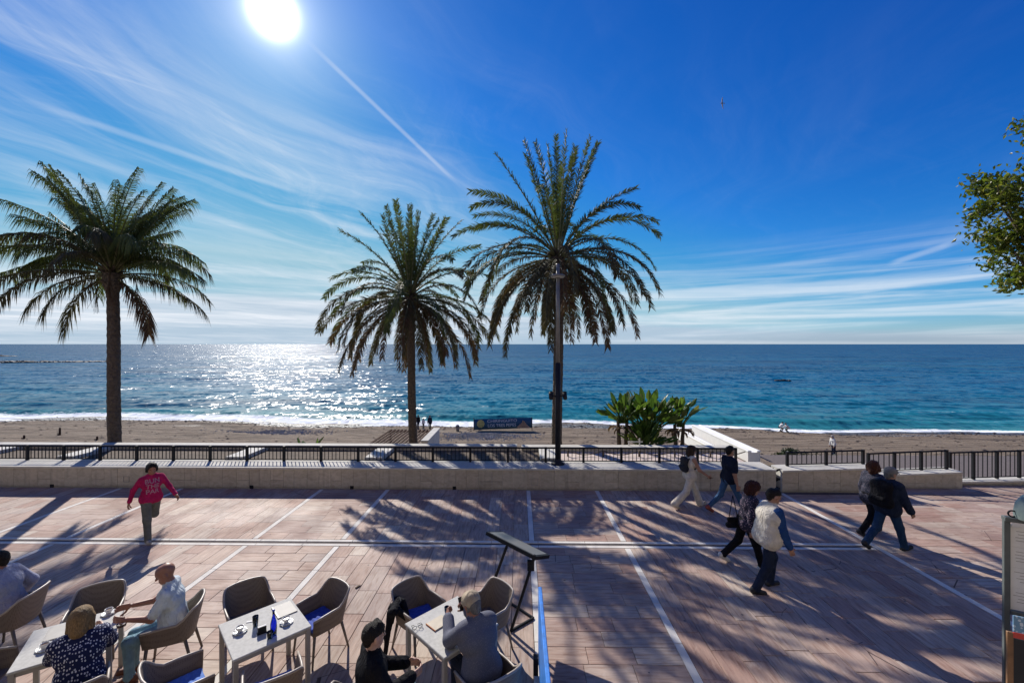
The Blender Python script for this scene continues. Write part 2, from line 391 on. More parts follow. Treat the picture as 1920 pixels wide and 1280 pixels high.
def strip_line(p0, p1, w, n):
    p0 = Vector(p0); p1 = Vector(p1); l = (p1 - p0).length / n
    a = math.atan2(p1.y - p0.y, p1.x - p0.x)
    for i in range(n):
        c = p0.lerp(p1, (i + .5) / n)
        me = MB().box((0, 0, -.007), (l - .008, w, .022), bev=.003).mesh('marble_strip', M['strip'])
        link('marble_strip', me, pav, (c.x, c.y, random.uniform(-.001, .001)), (0, 0, a))
for x in STR:
    if x < 7: strip_line((x, 3.2, 0), (x, 8.70, 0), .11, 6); strip_line((x, 9.02, 0), (x, 12.12, 0), .11, 3)
    else: strip_line((x, 3.2, 0), (x, 12.0, 0), .11, 9)
for y in (8.765, 8.955): strip_line((-17.4, y, 0), (7.34, y, 0), .088, 25)
me = MB().box((0, 0, 0), (17.3, .03, .012)).mesh('channel', M['iron'])
link('drain_channel', me, pav, (16.2, 11.92, -.0095 + .008))

# ---- front promenade wall, clad in marble slabs
def wall_piece(name, label, x0, x1, y, z0, z1, thick, group, pw=.385, hatch=None):
    """z0,z1: top height at each end"""
    root = tag(empty(name, ((x0 + x1) / 2, y, 0)), label, 'wall', group)
    ox = (x0 + x1) / 2
    def top(x): return z0 + (z1 - z0) * (x - x0) / (x1 - x0)
    V = []; 
    for xx, yy in ((x0, .03), (x1, .03), (x1, thick - .02), (x0, thick - .02)):
        V += [(xx - ox, yy, -.02), (xx - ox, yy, top(xx) - .052)]
    F = [(0, 2, 3, 1), (2, 4, 5, 3), (4, 6, 7, 5), (6, 0, 1, 7), (1, 3, 5, 7), (0, 6, 4, 2)]
    link('core', mesh('core', V, F, M['whitewash']), root)
    x = x0
    while x < x1 - .02:
        w = min(pw * random.choice((1, 1, 1, 1.08, .9, .8)), x1 - x)
        if x1 - x - w < .12: w = x1 - x
        t0, t1 = top(x), top(x + w)
        a, b = x - ox + .003, x + w - ox - .003
        dy = random.uniform(-.003, .003)
        zs = [(.012, 1.)]
        if random.random() < .22: zs = [(.012, .42), (.43, 1.)]
        if -19 < x < 19:
            for lo, hi in zs:
                la = .012 if lo < .1 else (t0 - .055) * lo; lb = .012 if lo < .1 else (t1 - .055) * lo
                ha, hb = (t0 - .055) * hi, (t1 - .055) * hi
                if hi < 1: ha -= .004; hb -= .004
                V = [(a, dy, la), (b, dy, lb), (b, dy, hb), (a, dy, ha), (a, .031, la), (b, .031, lb), (b, .031, hb), (a, .031, ha)]
                link('marble_panel', mesh('marble_panel', V, [(0, 1, 2, 3), (5, 4, 7, 6), (4, 0, 3, 7), (1, 5, 6, 2), (3, 2, 6, 7), (4, 5, 1, 0)], M['clad']), root)
        x += w
    n = max(1, round((x1 - x0) / 1.2)); l = (x1 - x0) / n
    for i in range(n):
        a, b = x0 + i * l, x0 + (i + 1) * l; ta, tb = top(a), top(b); a, b = a - ox + .002, b - ox - .002
        V = [(a, -.025, ta - .05), (b, -.025, tb - .05), (b, thick, tb - .05), (a, thick, ta - .05), (a, -.025, ta), (b, -.025, tb), (b, thick, tb), (a, thick, ta)]
        link('coping_slab', mesh('coping_slab', V, [(0, 3, 2, 1), (4, 5, 6, 7), (0, 1, 5, 4), (1, 2, 6, 5), (2, 3, 7, 6), (3, 0, 4, 7)], M['coping']), root)
    return root
wall = wall_piece('promenade_wall', 'long pale marble-clad parapet wall along the promenade, under the main railing', -22, 7.35, WALL_Y, .62, .62, .80, 'marble-clad promenade walls')
for px in (98, 472, 660, 852):
    p = D(px, 915, WALL_Y); MB().box((p.x - wall.location.x, -.012, .05), (.10, .02, .09), bev=.004).build('drain_spout', M['iron'], wall)
def hatch(px, py, w, m):
    p = D(px, py, WALL_Y); mb = MB(); x = p.x - wall.location.x
    for dx, dz, a, b in ((-w / 2, 0, .012, w), (w / 2, 0, .012, w), (0, -w / 2, w, .012), (0, w / 2, w, .012)): mb.box((x + dx, -.006, p.z + dz), (a, .012, b))
    mb.build('hatch_frame', M['tableleg'], wall)
hatch(1002, 903, .19, 0); hatch(237, 898, .16, 0)
XR = [D(1467, 900, 12.1).x, D(1648, 900, 12.1).x, D(1805, 900, 12.43).x, 21.]
wall_piece('promenade_wall', 'marble-clad parapet wall beside the gap with the dark curled bracket', XR[0], XR[1], 12.1, .615, .70, .55, 'marble-clad promenade walls', .42)
wall_piece('promenade_wall', 'short low marble-clad wall behind the couple with the backpack', XR[1] - .25, XR[2], 12.43, .37, .50, .5, 'marble-clad promenade walls', .5)
wall_piece('promenade_wall', 'knee-low pale kerb wall under the last, tallest railing', XR[2] - .1, XR[3], 12.74, .11, .30, .4, 'marble-clad promenade walls', .8)
# curled iron bracket in the gap
sb = tag(empty('iron_bracket', (D(1458, 900, 12.35).x, 12.35, 0)), 'dark curled iron bracket of two rings in the wall gap', 'bracket')
for z in (.19, .46):
    pts = [(.16 * math.cos(a), -.12, z + .14 * math.sin(a)) for a in [R(-140 + 280 * i / 18) for i in range(19)]]
    MB().tube(pts, .03, 8).build('ring', M['iron'], sb)
MB().tube([(-.13, 0, 0), (-.13, 0, .62)], .018, 8).build('upright', M['iron'], sb)

# ---- railings
BAL = MB().box((0, 0, .5), (.017, .017, 1.)).mesh('baluster', M['iron'])
PST = MB().box((0, 0, .5), (.065, .065, 1.), bev=.004).mesh('post', M['iron'])
def railing(label, posts, y, zb, zt, per=10, ends=True):
    """posts: x positions; zb/zt functions of x"""
    root = tag(empty('railing', (posts[0], y, zb(posts[0]))), label, 'railing', 'black iron railings along the promenade')
    o = Vector(root.location)
    for i, x in enumerate(posts):
        p = link('post', PST, root, Vector((x, y, zb(x) - .004)) - o); p.scale = (1, 1, zt(x) - zb(x) + .02)
        if i + 1 < len(posts):
            x2 = posts[i + 1]; n = max(2, round(per * (x2 - x) / 1.144))
            for k in range(1, n):
                xx = x + (x2 - x) * k / n
                b = link('baluster', BAL, root, Vector((xx, y, zb(xx) + .05)) - o); b.scale = (1, 1, zt(xx) - zb(xx) - .055)
    a, b = posts[0], posts[-1]
    for nm, off in (('rail', -.012), ('rail', None)):
        za = (zt(a) + off) if off is not None else zb(a) + .045; zz = (zt(b) + off) if off is not None else zb(b) + .045
        MB().tube([Vector((a, y, za)) - o, Vector((b, y, zz)) - o], .026 if off is not None else .016, 4, smooth=False).build(nm, M['iron'], root)
    return root
ps = []; x = D(671.7, 850, 12.8).x - 1.144 * 10
while x < 7.3: ps.append(x); x += 1.144
railing('long black iron railing of thin bars on top of the main promenade wall', ps, 12.8, lambda x: .62, lambda x: 1.065)
def seg(label, pxs, y, zb0, zb1, h):
    xs = [D(p, 860, y).x for p in pxs]; a, b = xs[0], xs[-1]
    f = lambda x: zb0 + (zb1 - zb0) * (x - a) / (b - a)
    railing(label, xs, y, f, lambda x: f(x) + h, per=8)
seg('short black railing on the wall beside the curled bracket', (1476, 1549, 1618), 12.50, .62, .69, .41)
seg('black railing above the couple with the backpack', (1628, 1677, 1727, 1774.5), 12.72, .375, .482, .57)
seg('tallest black railing standing on the knee-low kerb wall', (1781, 1825, 1869, 1911, 1960, 2010), 12.90, .12, .245, .82)

# ---- planter beds and low terrace behind the railing
bed = tag(link('planter_soil', mesh('planter_soil', [(-22, 12.96, .585), (.9, 12.96, .585), (.9, 14.3, .585), (-22, 14.3, .585)], [(0, 1, 2, 3)], M['soil'])), kind='structure')
ter = tag(link('terrace_floor', mesh('terrace_floor', [(.9, 12.96, .56), (7.0, 12.96, .56), (7.0, 14.3, .56), (.9, 14.3, .56)], [(0, 1, 2, 3)], M['terrace'])), kind='structure')
pw = tag(empty('planter_wall', (-7.5, 14.3, 0)), 'low whitewashed planter wall running behind the main railing', 'wall')
MB().box((-3.55, .21, -.4), (22., .42, 2.2)).build('back_wall', M['clad'], pw)
MB().box((-3.55, .14, .722), (22.0, .34, .045), bev=.008).build('coping', M['coping'], pw)
MB().box((11.2, .21, -.4), (7.2, .42, 2.15)).build('back_wall', M['clad'], pw)
MB().box((11.2, .14, .70), (7.2, .36, .05), bev=.008).build('coping', M['coping'], pw)
for x in (-17.4, -14.2, -8.85, -4.5, .95):
    MB().box((x + 7.5, -.672, .30), (.55, 1.33, .80), bev=.01).build('cross_wall', M['whitewash'], pw)
for k, x in enumerate((1.6, 2.75, 3.9, 5.05, 6.2)):
    st = tag(empty('swag_post', (x, 13.7, .56)), ('first', 'second', 'third', 'fourth', 'fifth')[k] + ' short swagged post from the street lamp, behind the railing', 'post', 'rope posts behind the railing')
    MB().tube([(0, 0, 0), (0, 0, .2)], .03, 8).build('stake', M['soil'], st)
    MB().tube([(1.11 * i / 10, 0, .18 - .12 * math.sin(math.pi * i / 10)) for i in range(11)], .016, 6).build('swag', M['soil'], st)  # dark arc sagging from one post to the next

# ---- beach
def shore(x): return 50.6 - .062 * x + 1.1 * math.sin(x * .11 + .6) + .6 * math.sin(x * .31)
PROF = [(14.6, -.15), (16.5, -.4), (20, -2.6), (26, -4.0), (33, -4.62), (40, -5.0)]
def beach_z(x, y):
    s = shore(x)
    if y >= 40:
        t = (y - 40) / (s - 40); z = -5.0 - .5 * t if t < 1 else -5.5 - (y - s) * .12
    else:
        z = PROF[0][1]
        for (a, za), (b, zb) in zip(PROF, PROF[1:]):
            if a <= y <= b: z = za + (zb - za) * (y - a) / (b - a)
    k = min(1., max(0., (y - 20) / 10))
    z += k * (.10 * noise.noise((x * .13, y * .8, 1.3)) + .05 * noise.noise((x * .9, y * 1.6, 4.)))
    if 40 < y < s: z += .07 * math.sin((y - s) * 1.3 + noise.noise((x * .06, 0, 0)) * 3)
    return z
def grid_obj(name, xs, ys, zf, mats, smooth=True):
    V = [(x, y, zf(x, y)) for y in ys for x in xs]; nx = len(xs)
    F = [(j * nx + i, j * nx + i + 1, (j + 1) * nx + i + 1, (j + 1) * nx + i) for j in range(len(ys) - 1) for i in range(nx - 1)]
    return link(name, mesh(name, V, F, mats, smooth))
def sand_mat():
    t = NT('damp_grey_brown_sand'); p = t.pos()
    a = t.noise(t.mapv(p, (.22, 1.5, 1)), 1., 9, .68, .8); b = t.noise(p, 9, 5, .65)
    c = t.ramp(a, [(.30, (.060, .042, .027)), (.43, (.165, .115, .072)), (.55, (.29, .215, .14)), (.66, (.11, .075, .047)), (.8, (.24, .175, .11))])
    c = t.mix(t.rng(b, .45, .75, 0, .55), c, (.085, .064, .047))
    c = t.mix(t.rng(t.noise(p, 3.1, 4, .7), .62, .75, 0, .5), c, (.21, .18, .15))
    tr_ = t.n('TexWave', wave_type='BANDS', bands_direction='Y'); t.l(t.mapv(p, (.05, 1, 1), (0, 0, 0), (0, 0, .07)), tr_.inputs['Vector']); tr_.inputs['Scale'].default_value = .55; tr_.inputs['Distortion'].default_value = 7; tr_.inputs['Detail'].default_value = 3
    c = t.mix(t.rng(tr_.outputs['Fac'], .72, .95, 0, .55), c, (.07, .052, .038))
    sx = t.n('SeparateXYZ'); t.l(p, sx.inputs[0])
    wet = t.rng(t.math('ADD', sx.outputs[2], t.math('MULTIPLY', t.noise(p, .6, 3), .12)), -5.30, -5.42)
    c = t.mix(wet, c, (.045, .036, .028))
    t.set(Base_Color=c, Roughness=t.math('SUBTRACT', .95, t.math('MULTIPLY', wet, .6)))
    t.bump(t.math('ADD', t.math('MULTIPLY', a, 1.), t.math('MULTIPLY', b, .35)), 1., .3); return t.m
M['sand'] = sand_mat()
bx = list(np.linspace(-115, 115, 231)); by = list(np.linspace(14.6, 20, 8)) + list(np.linspace(21, 38, 25)) + list(np.linspace(38.4, 60, 90))
tag(grid_obj('beach', bx, by, beach_z, M['sand']), kind='structure')

# ---- sea
SEA = -5.5
def swell(x, y):
    s = shore(x); d = y - s
    near = max(0., 1 - d / 160.)
    w = .09 * math.sin(d * .55 + 2.5 * noise.noise((x * .012, d * .02, 7))) * (.35 + .65 * noise.noise((x * .03, d * .05, 3.)))
    w += .05 * math.sin(d * 1.3 + x * .05 + 3 * noise.noise((x * .03, d * .03, 1.)))
    w *= near
    g = noise.noise((x * .045, 0.3, 9.)) * .5 + .5
    b = math.exp(-((d - 5.2 - 1.5 * noise.noise((x * .05, 2., 2.))) / 1.0) ** 2) * .62 * g ** 1.5
    b += math.exp(-((d - 11.5 - 2 * noise.noise((x * .03, 5., 2.))) / 1.3) ** 2) * .32 * (1 - g)
    if d < 3: w *= max(0, d / 3)
    return w + b + (-.0 if d > 0 else d * .03)
def sea_mat():
    t = NT('sea_water'); p = t.pos(); sx = t.n('SeparateXYZ'); t.l(p, sx.inputs[0])
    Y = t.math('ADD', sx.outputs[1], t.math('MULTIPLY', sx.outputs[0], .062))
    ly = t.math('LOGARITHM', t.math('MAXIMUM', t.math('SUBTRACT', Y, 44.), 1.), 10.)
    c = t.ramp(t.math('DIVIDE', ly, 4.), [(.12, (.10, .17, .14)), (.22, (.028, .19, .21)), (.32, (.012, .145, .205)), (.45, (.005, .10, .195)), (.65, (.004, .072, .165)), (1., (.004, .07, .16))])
    patch = t.noise(t.mapv(p, (.010, .035, 1)), 1, 5, .6, .5)
    c = t.mix(t.rng(patch, .45, .68, 0, .75), c, (.006, .055, .12))
    patch2 = t.noise(t.mapv(p, (.02, .11, 1), (5, 3, 0)), 1, 5, .6, .3)
    c = t.mix(t.rng(patch2, .52, .72, 0, .5), c, (.015, .16, .19))
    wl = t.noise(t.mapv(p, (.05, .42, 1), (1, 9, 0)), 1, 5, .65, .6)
    c = t.mix(1., c, t.ramp(wl, [(.32, (.55, .55, .6)), (.5, (1, 1, 1)), (.68, (1.5, 1.35, 1.25))]), 'MULTIPLY')  # bright crests and dark troughs of reflected light, put into the water colour
    # wave facets: swell, chop and ripples tilt the surface (crests lie along the shore)
    acc = None
    for scx, scy, det, amp in ((.012, .035, 3, .4), (.06, .16, 3, .85), (.28, .30, 3, 1.3), (1.2, .8, 3, 1.3)):
        nd = t.n('TexNoise'); t.l(t.mapv(p, (scx, scy, 1), (scx * 90, 3, 0)), nd.inputs['Vector']); nd.inputs['Scale'].default_value = 1; nd.inputs['Detail'].default_value = det; nd.inputs['Roughness'].default_value = .6
        sb = t.n('VectorMath', operation='SUBTRACT'); t.l(nd.outputs['Color'], sb.inputs[0]); sb.inputs[1].default_value = (.5, .5, .5)
        ml = t.n('VectorMath', operation='MULTIPLY'); t.l(sb.outputs[0], ml.inputs[0]); ml.inputs[1].default_value = (amp * .75, amp, 0)
        if acc is None: acc = ml.outputs[0]
        else:
            ad = t.n('VectorMath', operation='ADD'); t.l(acc, ad.inputs[0]); t.l(ml.outputs[0], ad.inputs[1]); acc = ad.outputs[0]
    an = t.n('VectorMath', operation='ADD'); t.l(acc, an.inputs[0]); t.l(t.n('NewGeometry').outputs['Normal'], an.inputs[1])
    nm = t.n('VectorMath', operation='NORMALIZE'); t.l(an.outputs[0], nm.inputs[0]); t.l(nm.outputs[0], t.b.inputs['Normal'])
    fo = t.n('Attribute', attribute_name='foam').outputs['Fac']
    fn = t.noise(t.mapv(p, (.8, 2.2, 1)), 1.3, 8, .72, .5)
    fm = t.rng(t.math('ADD', fo, t.math('MULTIPLY', t.math('SUBTRACT', fn, .5), 2.4)), .45, .75)
    c = t.mix(fm, c, (.80, .82, .82))
    t.set(Base_Color=c, Roughness=.9); t.b.inputs['Specular IOR Level'].default_value = 0.
    gl = t.n('BsdfGlossy'); gl.inputs['Roughness'].default_value = .2; t.l(nm.outputs[0], gl.inputs['Normal'])
    fr = t.n('Fresnel'); fr.inputs['IOR'].default_value = 1.333; t.l(nm.outputs[0], fr.inputs['Normal'])
    ff = t.math('MULTIPLY', t.math('MULTIPLY', t.math('MINIMUM', fr.outputs[0], .6), .42), t.math('SUBTRACT', 1., t.math('MULTIPLY', fm, .85)))   # self-hiding facets keep a rough sea from mirroring at grazing angles
    mx = t.n('MixShader'); t.l(ff, mx.inputs[0]); t.l(t.b.outputs[0], mx.inputs[1]); t.l(gl.outputs[0], mx.inputs[2]); t.l(mx.outputs[0], t.o.inputs[0])
    return t.m
M['sea'] = sea_mat()
def sea_obj():
    ds = list(np.arange(-1.2, 26, .32)) + list(np.arange(26.5, 70, .7)) + list(np.geomspace(71, 200, 70)) + list(np.geomspace(206, 60000, 90))
    us = np.linspace(-1, 1, 321)
    V = []; fo = []
    for d in ds:
        half = 95 + max(0, d) * 2.2
        for u in us:
            x = u * half; k = 1 if d < 400 else 0
            s = shore(x if abs(x) < 120 else math.copysign(120, x))
            y = s + d if d < 300 else (50.6 + d)
            z = SEA + (swell(x, s + d) if d < 200 else 0.)
            V.append((x, y, z))
            if d < 30:
                g = noise.noise((x * .045, .3, 9.)) * .5 + .5
                edge = 2.7 + 1.3 * noise.noise((x * .09, 1., 1.)) + (1.0 if x < -15 else 0.) - (1.3 if x > 12 else 0)
                f = .95 if d < edge * .5 else max(0., .95 - (d - edge * .5) / (edge * .9))
                f = max(f, .62 * math.exp(-((d - 6.2 - 1.5 * noise.noise((x * .05, 2., 2.))) / .8) ** 2) * (g * 1.5))
                f = max(f, .45 * math.exp(-((d - 12.5 - 2 * noise.noise((x * .03, 5., 2.))) / .7) ** 2) * (1 - g) * 1.3)
                fo.append(f)
            else:
                fo.append(0.)
    nx = len(us)
    F = [(j * nx + i, j * nx + i + 1, (j + 1) * nx + i + 1, (j + 1) * nx + i) for j in range(len(ds) - 1) for i in range(nx - 1)]
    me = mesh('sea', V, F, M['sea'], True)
    at = me.attributes.new('foam', 'FLOAT', 'POINT'); at.data.foreach_set('value', fo)
    return tag(link('sea', me), kind='structure')
sea_obj()
# seabed sheet under everything to the horizon keeps the shallow edge opaque
# ---- rocks
M['rock'] = plain('dark_wet_rock', (.035, .032, .03), .7, .4, 1.5, .6, 4, world=True)
def rock_into(mb, c, r, seed):
    n = 7; V = []; F = []; q = 10; c = Vector(c)
    for i in range(n + 1):
        th = math.pi * i / n
        for j in range(q):
            a = 2 * math.pi * j / q; d = Vector((math.sin(th) * math.cos(a), math.sin(th) * math.sin(a), math.cos(th)))
            k = .75 + .5 * noise.noise(d * 1.6 + Vector((seed * 3.1, 0, 0)))
            V.append(c + Vector((d.x * r[0], d.y * r[1], d.z * r[2])) * k)
    for i in range(n):
        for j in range(q): F.append((i * q + j, (i + 1) * q + j, (i + 1) * q + (j + 1) % q, i * q + (j + 1) % q))
    mb.add(V, F)
mb = MB(); a = G(-260, 683, SEA); b = G(205, 678, SEA)
for i in range(120):
    t = i / 119; p = a.lerp(b, t); rock_into(mb, (p.x, p.y + random.uniform(-2, 2), SEA + .1), (2.6, 2.4, random.uniform(.8, 1.6) * (1.25 - .85 * t)), i)
tag(mb.build('breakwater', M['rock']), 'low dark breakwater of rocks stretching out from the sea beside the bushy palm', 'breakwater')
mb = MB(); a = G(-80, 668, SEA); b = G(20, 668, SEA)
for i in range(14):
    t = i / 13; p = a.lerp(b, t); rock_into(mb, (p.x, p.y, SEA), (6, 4, 3.0 * (1.1 - .9 * t)), i + 300)
tag(mb.build('rock_islet', M['rock']), 'small dark rock islet on the sea beyond the breakwater', 'rock')
mb = MB(); p = G(1470, 714, SEA)
for i in range(4): rock_into(mb, (p.x + random.uniform(-1.6, 1.6), p.y + random.uniform(-.6, .6), SEA), (1.1, .8, .5), i + 500)
tag(mb.build('sea_rock', M['rock']), 'dark rock awash in the open sea above the strelitzia plants', 'rock')

# ---- stair down to the beach between two white parapets
st = tag(empty('beach_stair', (8.0, 15., 0)), 'beach stair between two sloping-looking white parapets beside the leafy plants', 'stair')
def parapet(x0, x1, y0, y1, ztop):
    w = x1 - x0
    p = MB().box(((x0 + x1) / 2 - 8, (y0 + y1) / 2 - 15, ztop - .22), (w, y1 - y0, .36)).build('parapet', M['stairwhite'], st)
    for i in range(5): MB().box(((x0 + x1) / 2 - 8, y0 - 15 + .3 + i * (y1 - y0 - .6) / 4, ztop - 2.1), (.16, .16, 3.0)).build('pier', M['terrace'], p)
    for x in (x0 + .05, x1 - .05): MB().box((x - 8, (y0 + y1) / 2 - 15, ztop - .01), (.13, y1 - y0 + .04, .07), bev=.015).build('kerb', M['stairwhite'], p)
parapet(8.42, 8.86, 15.6, 20.6, .27); parapet(7.28, 7.58, 15.2, 19.7, .27)
for i in range(14):
    MB().box((-.1, .3 + i * .34, -.15 - i * .18 - .5), (.85, .34, 1.0), bev=.01).build('step', M['terrace'], st)
# ---- slatted beach shelter roof by the middle palm
M['brown'] = plain('brown_painted_timber', (.075, .042, .028), .9, .3, 8, .3, world=True, spec=.1)
pg = tag(empty('slatted_shelter', (-5.95, 20, -2.6)), 'brown slatted timber shelter roof beside the middle palm trunk', 'shelter')
for i in range(12): MB().box((-1.1 + i * .2, 1.6, 2.07), (.10, 3.3, .05), bev=.006).build('slat', M['brown'], pg)
for y in (.05, 3.15): MB().box((0, y, 1.99), (2.4, .1, .10), bev=.006).build('beam', M['brown'], pg)
for x in (-1.1, 1.1):
    for y in (.1, 3.1): MB().box((x, y, .4), (.09, .09, 3.1)).build('leg', M['brown'], pg)
wb = tag(empty('white_bench', (-4.5, 21.6, -2.6)), 'white masonry block beside the slatted shelter roof', 'block')
MB().box((0, 0, .85), (.3, 3.0, 2.6), bev=.02).build('body', M['whitewash'], wb); MB().box((0, 0, 2.17), (.38, 3.1, .06), bev=.015).build('slab', M['coping'], wb)
# ---- pebbles
M['pebble'] = plain('grey_beach_pebble', (.22, .21, .205), .8, .4, .8, .2, 30, world=True)
mb = MB()
def pebbles(px0, px1, py0, py1, n):
    for i in range(n):
        p = G(random.gauss((px0 + px1) / 2, (px1 - px0) / 4.2), random.gauss((py0 + py1) / 2, (py1 - py0) / 4.2), -5.02); u = (p.x, p.y)
        z = beach_z(*u); r = random.uniform(.03, .12); q = 5
        V = [(u[0], u[1], z + r * .7)]; a0 = random.random() * 6
        for j in range(q): V.append((u[0] + r * math.cos(a0 + 6.283 * j / q) * random.uniform(.7, 1.2), u[1] + r * math.sin(a0 + 6.283 * j / q), z - .02))
        mb.add(V, [(0, 1 + j, 1 + (j + 1) % q) for j in range(q)])
pebbles(812, 1000, 808, 824, 2600); pebbles(420, 620, 800, 812, 1500); pebbles(860, 960, 806, 812, 500); pebbles(1640, 1760, 811, 815, 500)
tag(mb.build('pebbles', M['pebble']), 'patches of grey pebbles lying on the brown beach sand', 'pebbles', kind='stuff')

# ---- unseen building added behind the viewpoint to block sky and bounce warm light
M['facade'] = plain('cream_rendered_facade', (.56, .50, .41), .9, .10, .8, .2, 20, world=True); M['pane'] = plain('dark_window_glass', (.03, .035, .04), .1, .1, 2, 0, spec=.6)
cbld = tag(empty('added_building', (0, -4.0, 0)), 'unseen cream building added behind the cafe terrace to block sky and bounce light', 'building')
MB().box((0, -2., 6.5), (76, 4., 13.)).build('wall', M['facade'], cbld); MB().box((0, -2., 13.15), (77, 4.6, .3), bev=.03).build('roof', M['coping'], cbld)
for k in range(4):
    MB().box((0, .55, 3.1 + k * 3.1 - .15), (74, 1.1, .18), bev=.02).build('balcony', M['facade'], cbld)
    for i in range(18):
        w_ = MB().box((-34 + i * 4., .03, 1.35 + k * 3.1), (1.7, .08, 2.1), bev=.01).build('window', M['coping'], cbld)
        for dx in (-.4, .4): MB().box((-34 + i * 4. + dx, .075, 1.35 + k * 3.1), (.7, .02, 1.95)).build('pane', M['pane'], w_)

# ---- seaweed and driftwood bits strewn over the sand
mb = MB(); rd = random.Random(77)
for i in range(2600):
    x = rd.uniform(-75, 75); y = rd.uniform(30, shore(x) - .5)
    if rd.random() < .6: y = shore(x) - abs(rd.gauss(2.2, .9))
    z = beach_z(x, y); r = rd.uniform(.03, .13); a0 = rd.random() * 6; e_ = rd.uniform(1, 4)
    V = [(x, y, z + r * .6)] + [(x + r * e_ * math.cos(a0 + 1.571 * j), y + r * math.sin(a0 + 1.571 * j), z - .01) for j in range(4)]
    mb.add(V, [(0, 1 + j, 1 + (j + 1) % 4) for j in range(4)])
tag(mb.build('seaweed', M['soil']), 'scattered dark seaweed and driftwood bits on the beach sand', 'seaweed', kind='stuff')

# ================================================================== PLANTS
def leaf_mat(name, cols, rough=.5, trans=.25, spec=.4):
    t = NT(name); oi = t.n('ObjectInfo').outputs['Random']; isl = t.n('NewGeometry').outputs['Random Per Island']
    r = t.math('FRACT', t.math('ADD', isl, t.math('MULTIPLY', oi, 3.7)))
    c = t.ramp(r, cols)
    t.set(Base_Color=c, Roughness=rough); t.b.inputs['Specular IOR Level'].default_value = spec
    tr = t.n('BsdfTranslucent'); t.l(t.mix(1., c, (1.0, 1.05, .55), 'MULTIPLY'), tr.inputs[0]); mx = t.n('MixShader'); mx.inputs[0].default_value = trans
    t.l(t.b.outputs[0], mx.inputs[1]); t.l(tr.outputs[0], mx.inputs[2]); t.l(mx.outputs[0], t.o.inputs[0]); return t.m
M['frond'] = leaf_mat('green_palm_leaflets', [(0, (.055, .078, .022)), (.5, (.09, .115, .035)), (1, (.125, .14, .05))], .6, .38, .3)
M['frond_old'] = leaf_mat('olive_old_palm_leaflets', [(0, (.06, .055, .028)), (.5, (.10, .08, .04)), (1, (.085, .085, .045))], .65, .3, .25)
M['frond_dry'] = leaf_mat('dry_brown_palm_leaflets', [(0, (.09, .05, .03)), (.5, (.15, .085, .05)), (1, (.11, .08, .045))], .7, .3, .2)
M['rachis'] = plain('palm_frond_stalk', (.12, .12, .05), .5, .2, 6, .1)
def bark():
    t = NT('rough_palm_bark'); o = t.obj(); v = t.n('TexVoronoi'); t.l(t.mapv(o, (9, 9, 7)), v.inputs['Vector']); v.inputs['Scale'].default_value = 1
    n = t.noise(o, 14, 5, .65); c = t.ramp(n, [(.3, (.045, .034, .026)), (.6, (.11, .082, .06)), (.8, (.15, .12, .09))])
    t.set(Base_Color=c, Roughness=.9); t.bump(t.math('ADD', v.outputs['Distance'], t.math('MULTIPLY', n, .6)), 1., .05); return t.m
M['bark'] = bark()
def frond_mesh(az, e0, e1, L, leaf=.45, mat='frond', droop=.12, seed=0, bend=1.2, wid=.028, sweep=.0):
    rnd = random.Random(seed); tws = rnd.choice((-1, 1)) * rnd.uniform(.3, 1.2); N = 26; pts = [Vector((0, 0, 0))]; ds = []
    for i in range(N):
        s = (i + .5) / N; e = R(e0 + (e1 - e0) * s ** bend); a = R(az + sweep * s * s)
        d = Vector((math.cos(e) * math.cos(a), math.cos(e) * math.sin(a), math.sin(e))); ds.append(d); pts.append(pts[-1] + d * (L / N))
    mb = MB(); mb.tube(pts[::2] + ([pts[-1]] if N % 2 else []), [.034 * (1 - .85 * (i / (len(pts[::2]) - 1))) for i in range(len(pts[::2]))], 5, m=1)
    n = int(L / .027); hz = Vector((-math.sin(R(az)), math.cos(R(az)), 0))
    V = []; F = []
    for i in range(n):
        s = .14 + .86 * (i + rnd.random() * .6) / n; k = min(N - 1, int(s * N)); p = pts[k].lerp(pts[k + 1], s * N - k); t = ds[k]
        side = t.cross(Vector((0, 0, 1)))
        side = hz.copy() if side.length < .15 else side.normalized()
        if side.dot(hz) < 0: side = -side
        nrm = side.cross(t); nrm = nrm if nrm.dot(Vector((0, 0, 1))) > 0 else -nrm
        ph = tws * s * s + rnd.gauss(0, .28)
        side, nrm = side * math.cos(ph) + nrm * math.sin(ph), nrm * math.cos(ph) - side * math.sin(ph)
        prof = min(1., (s - .10) / .22) * (1 - .62 * max(0., (s - .6) / .4) ** 1.4)
        l = leaf * (.35 + .65 * prof) * rnd.uniform(.65, 1.15)
        fw = .55 + .75 * s + rnd.uniform(-.12, .12)
        for sg in (-1, 1):
            if rnd.random() < .12: continue
            d = (side * sg + t * fw + nrm * rnd.uniform(.12, .5)).normalized()
            w = side.cross(d); w = (w if w.length > .1 else nrm).normalized() if False else d.cross(nrm).normalized()
            tw = rnd.uniform(-.7, .7); w = (w * math.cos(tw) + nrm * math.sin(tw))
            m1 = p + d * l * .5 + Vector((0, 0, -droop * l * .35)); tip = p + d * l * .93 + Vector((0, 0, -droop * l * 1.5))
            b = len(V); V += [p - w * wid * .35, p + w * wid * .35, m1 + w * wid * .5, m1 - w * wid * .5, tip]
            F += [(b, b + 1, b + 2, b + 3), (b + 3, b + 2, b + 4)]
    mb.add(V, F, 0)
    return mb.mesh('frond', [M[mat], M['rachis']])
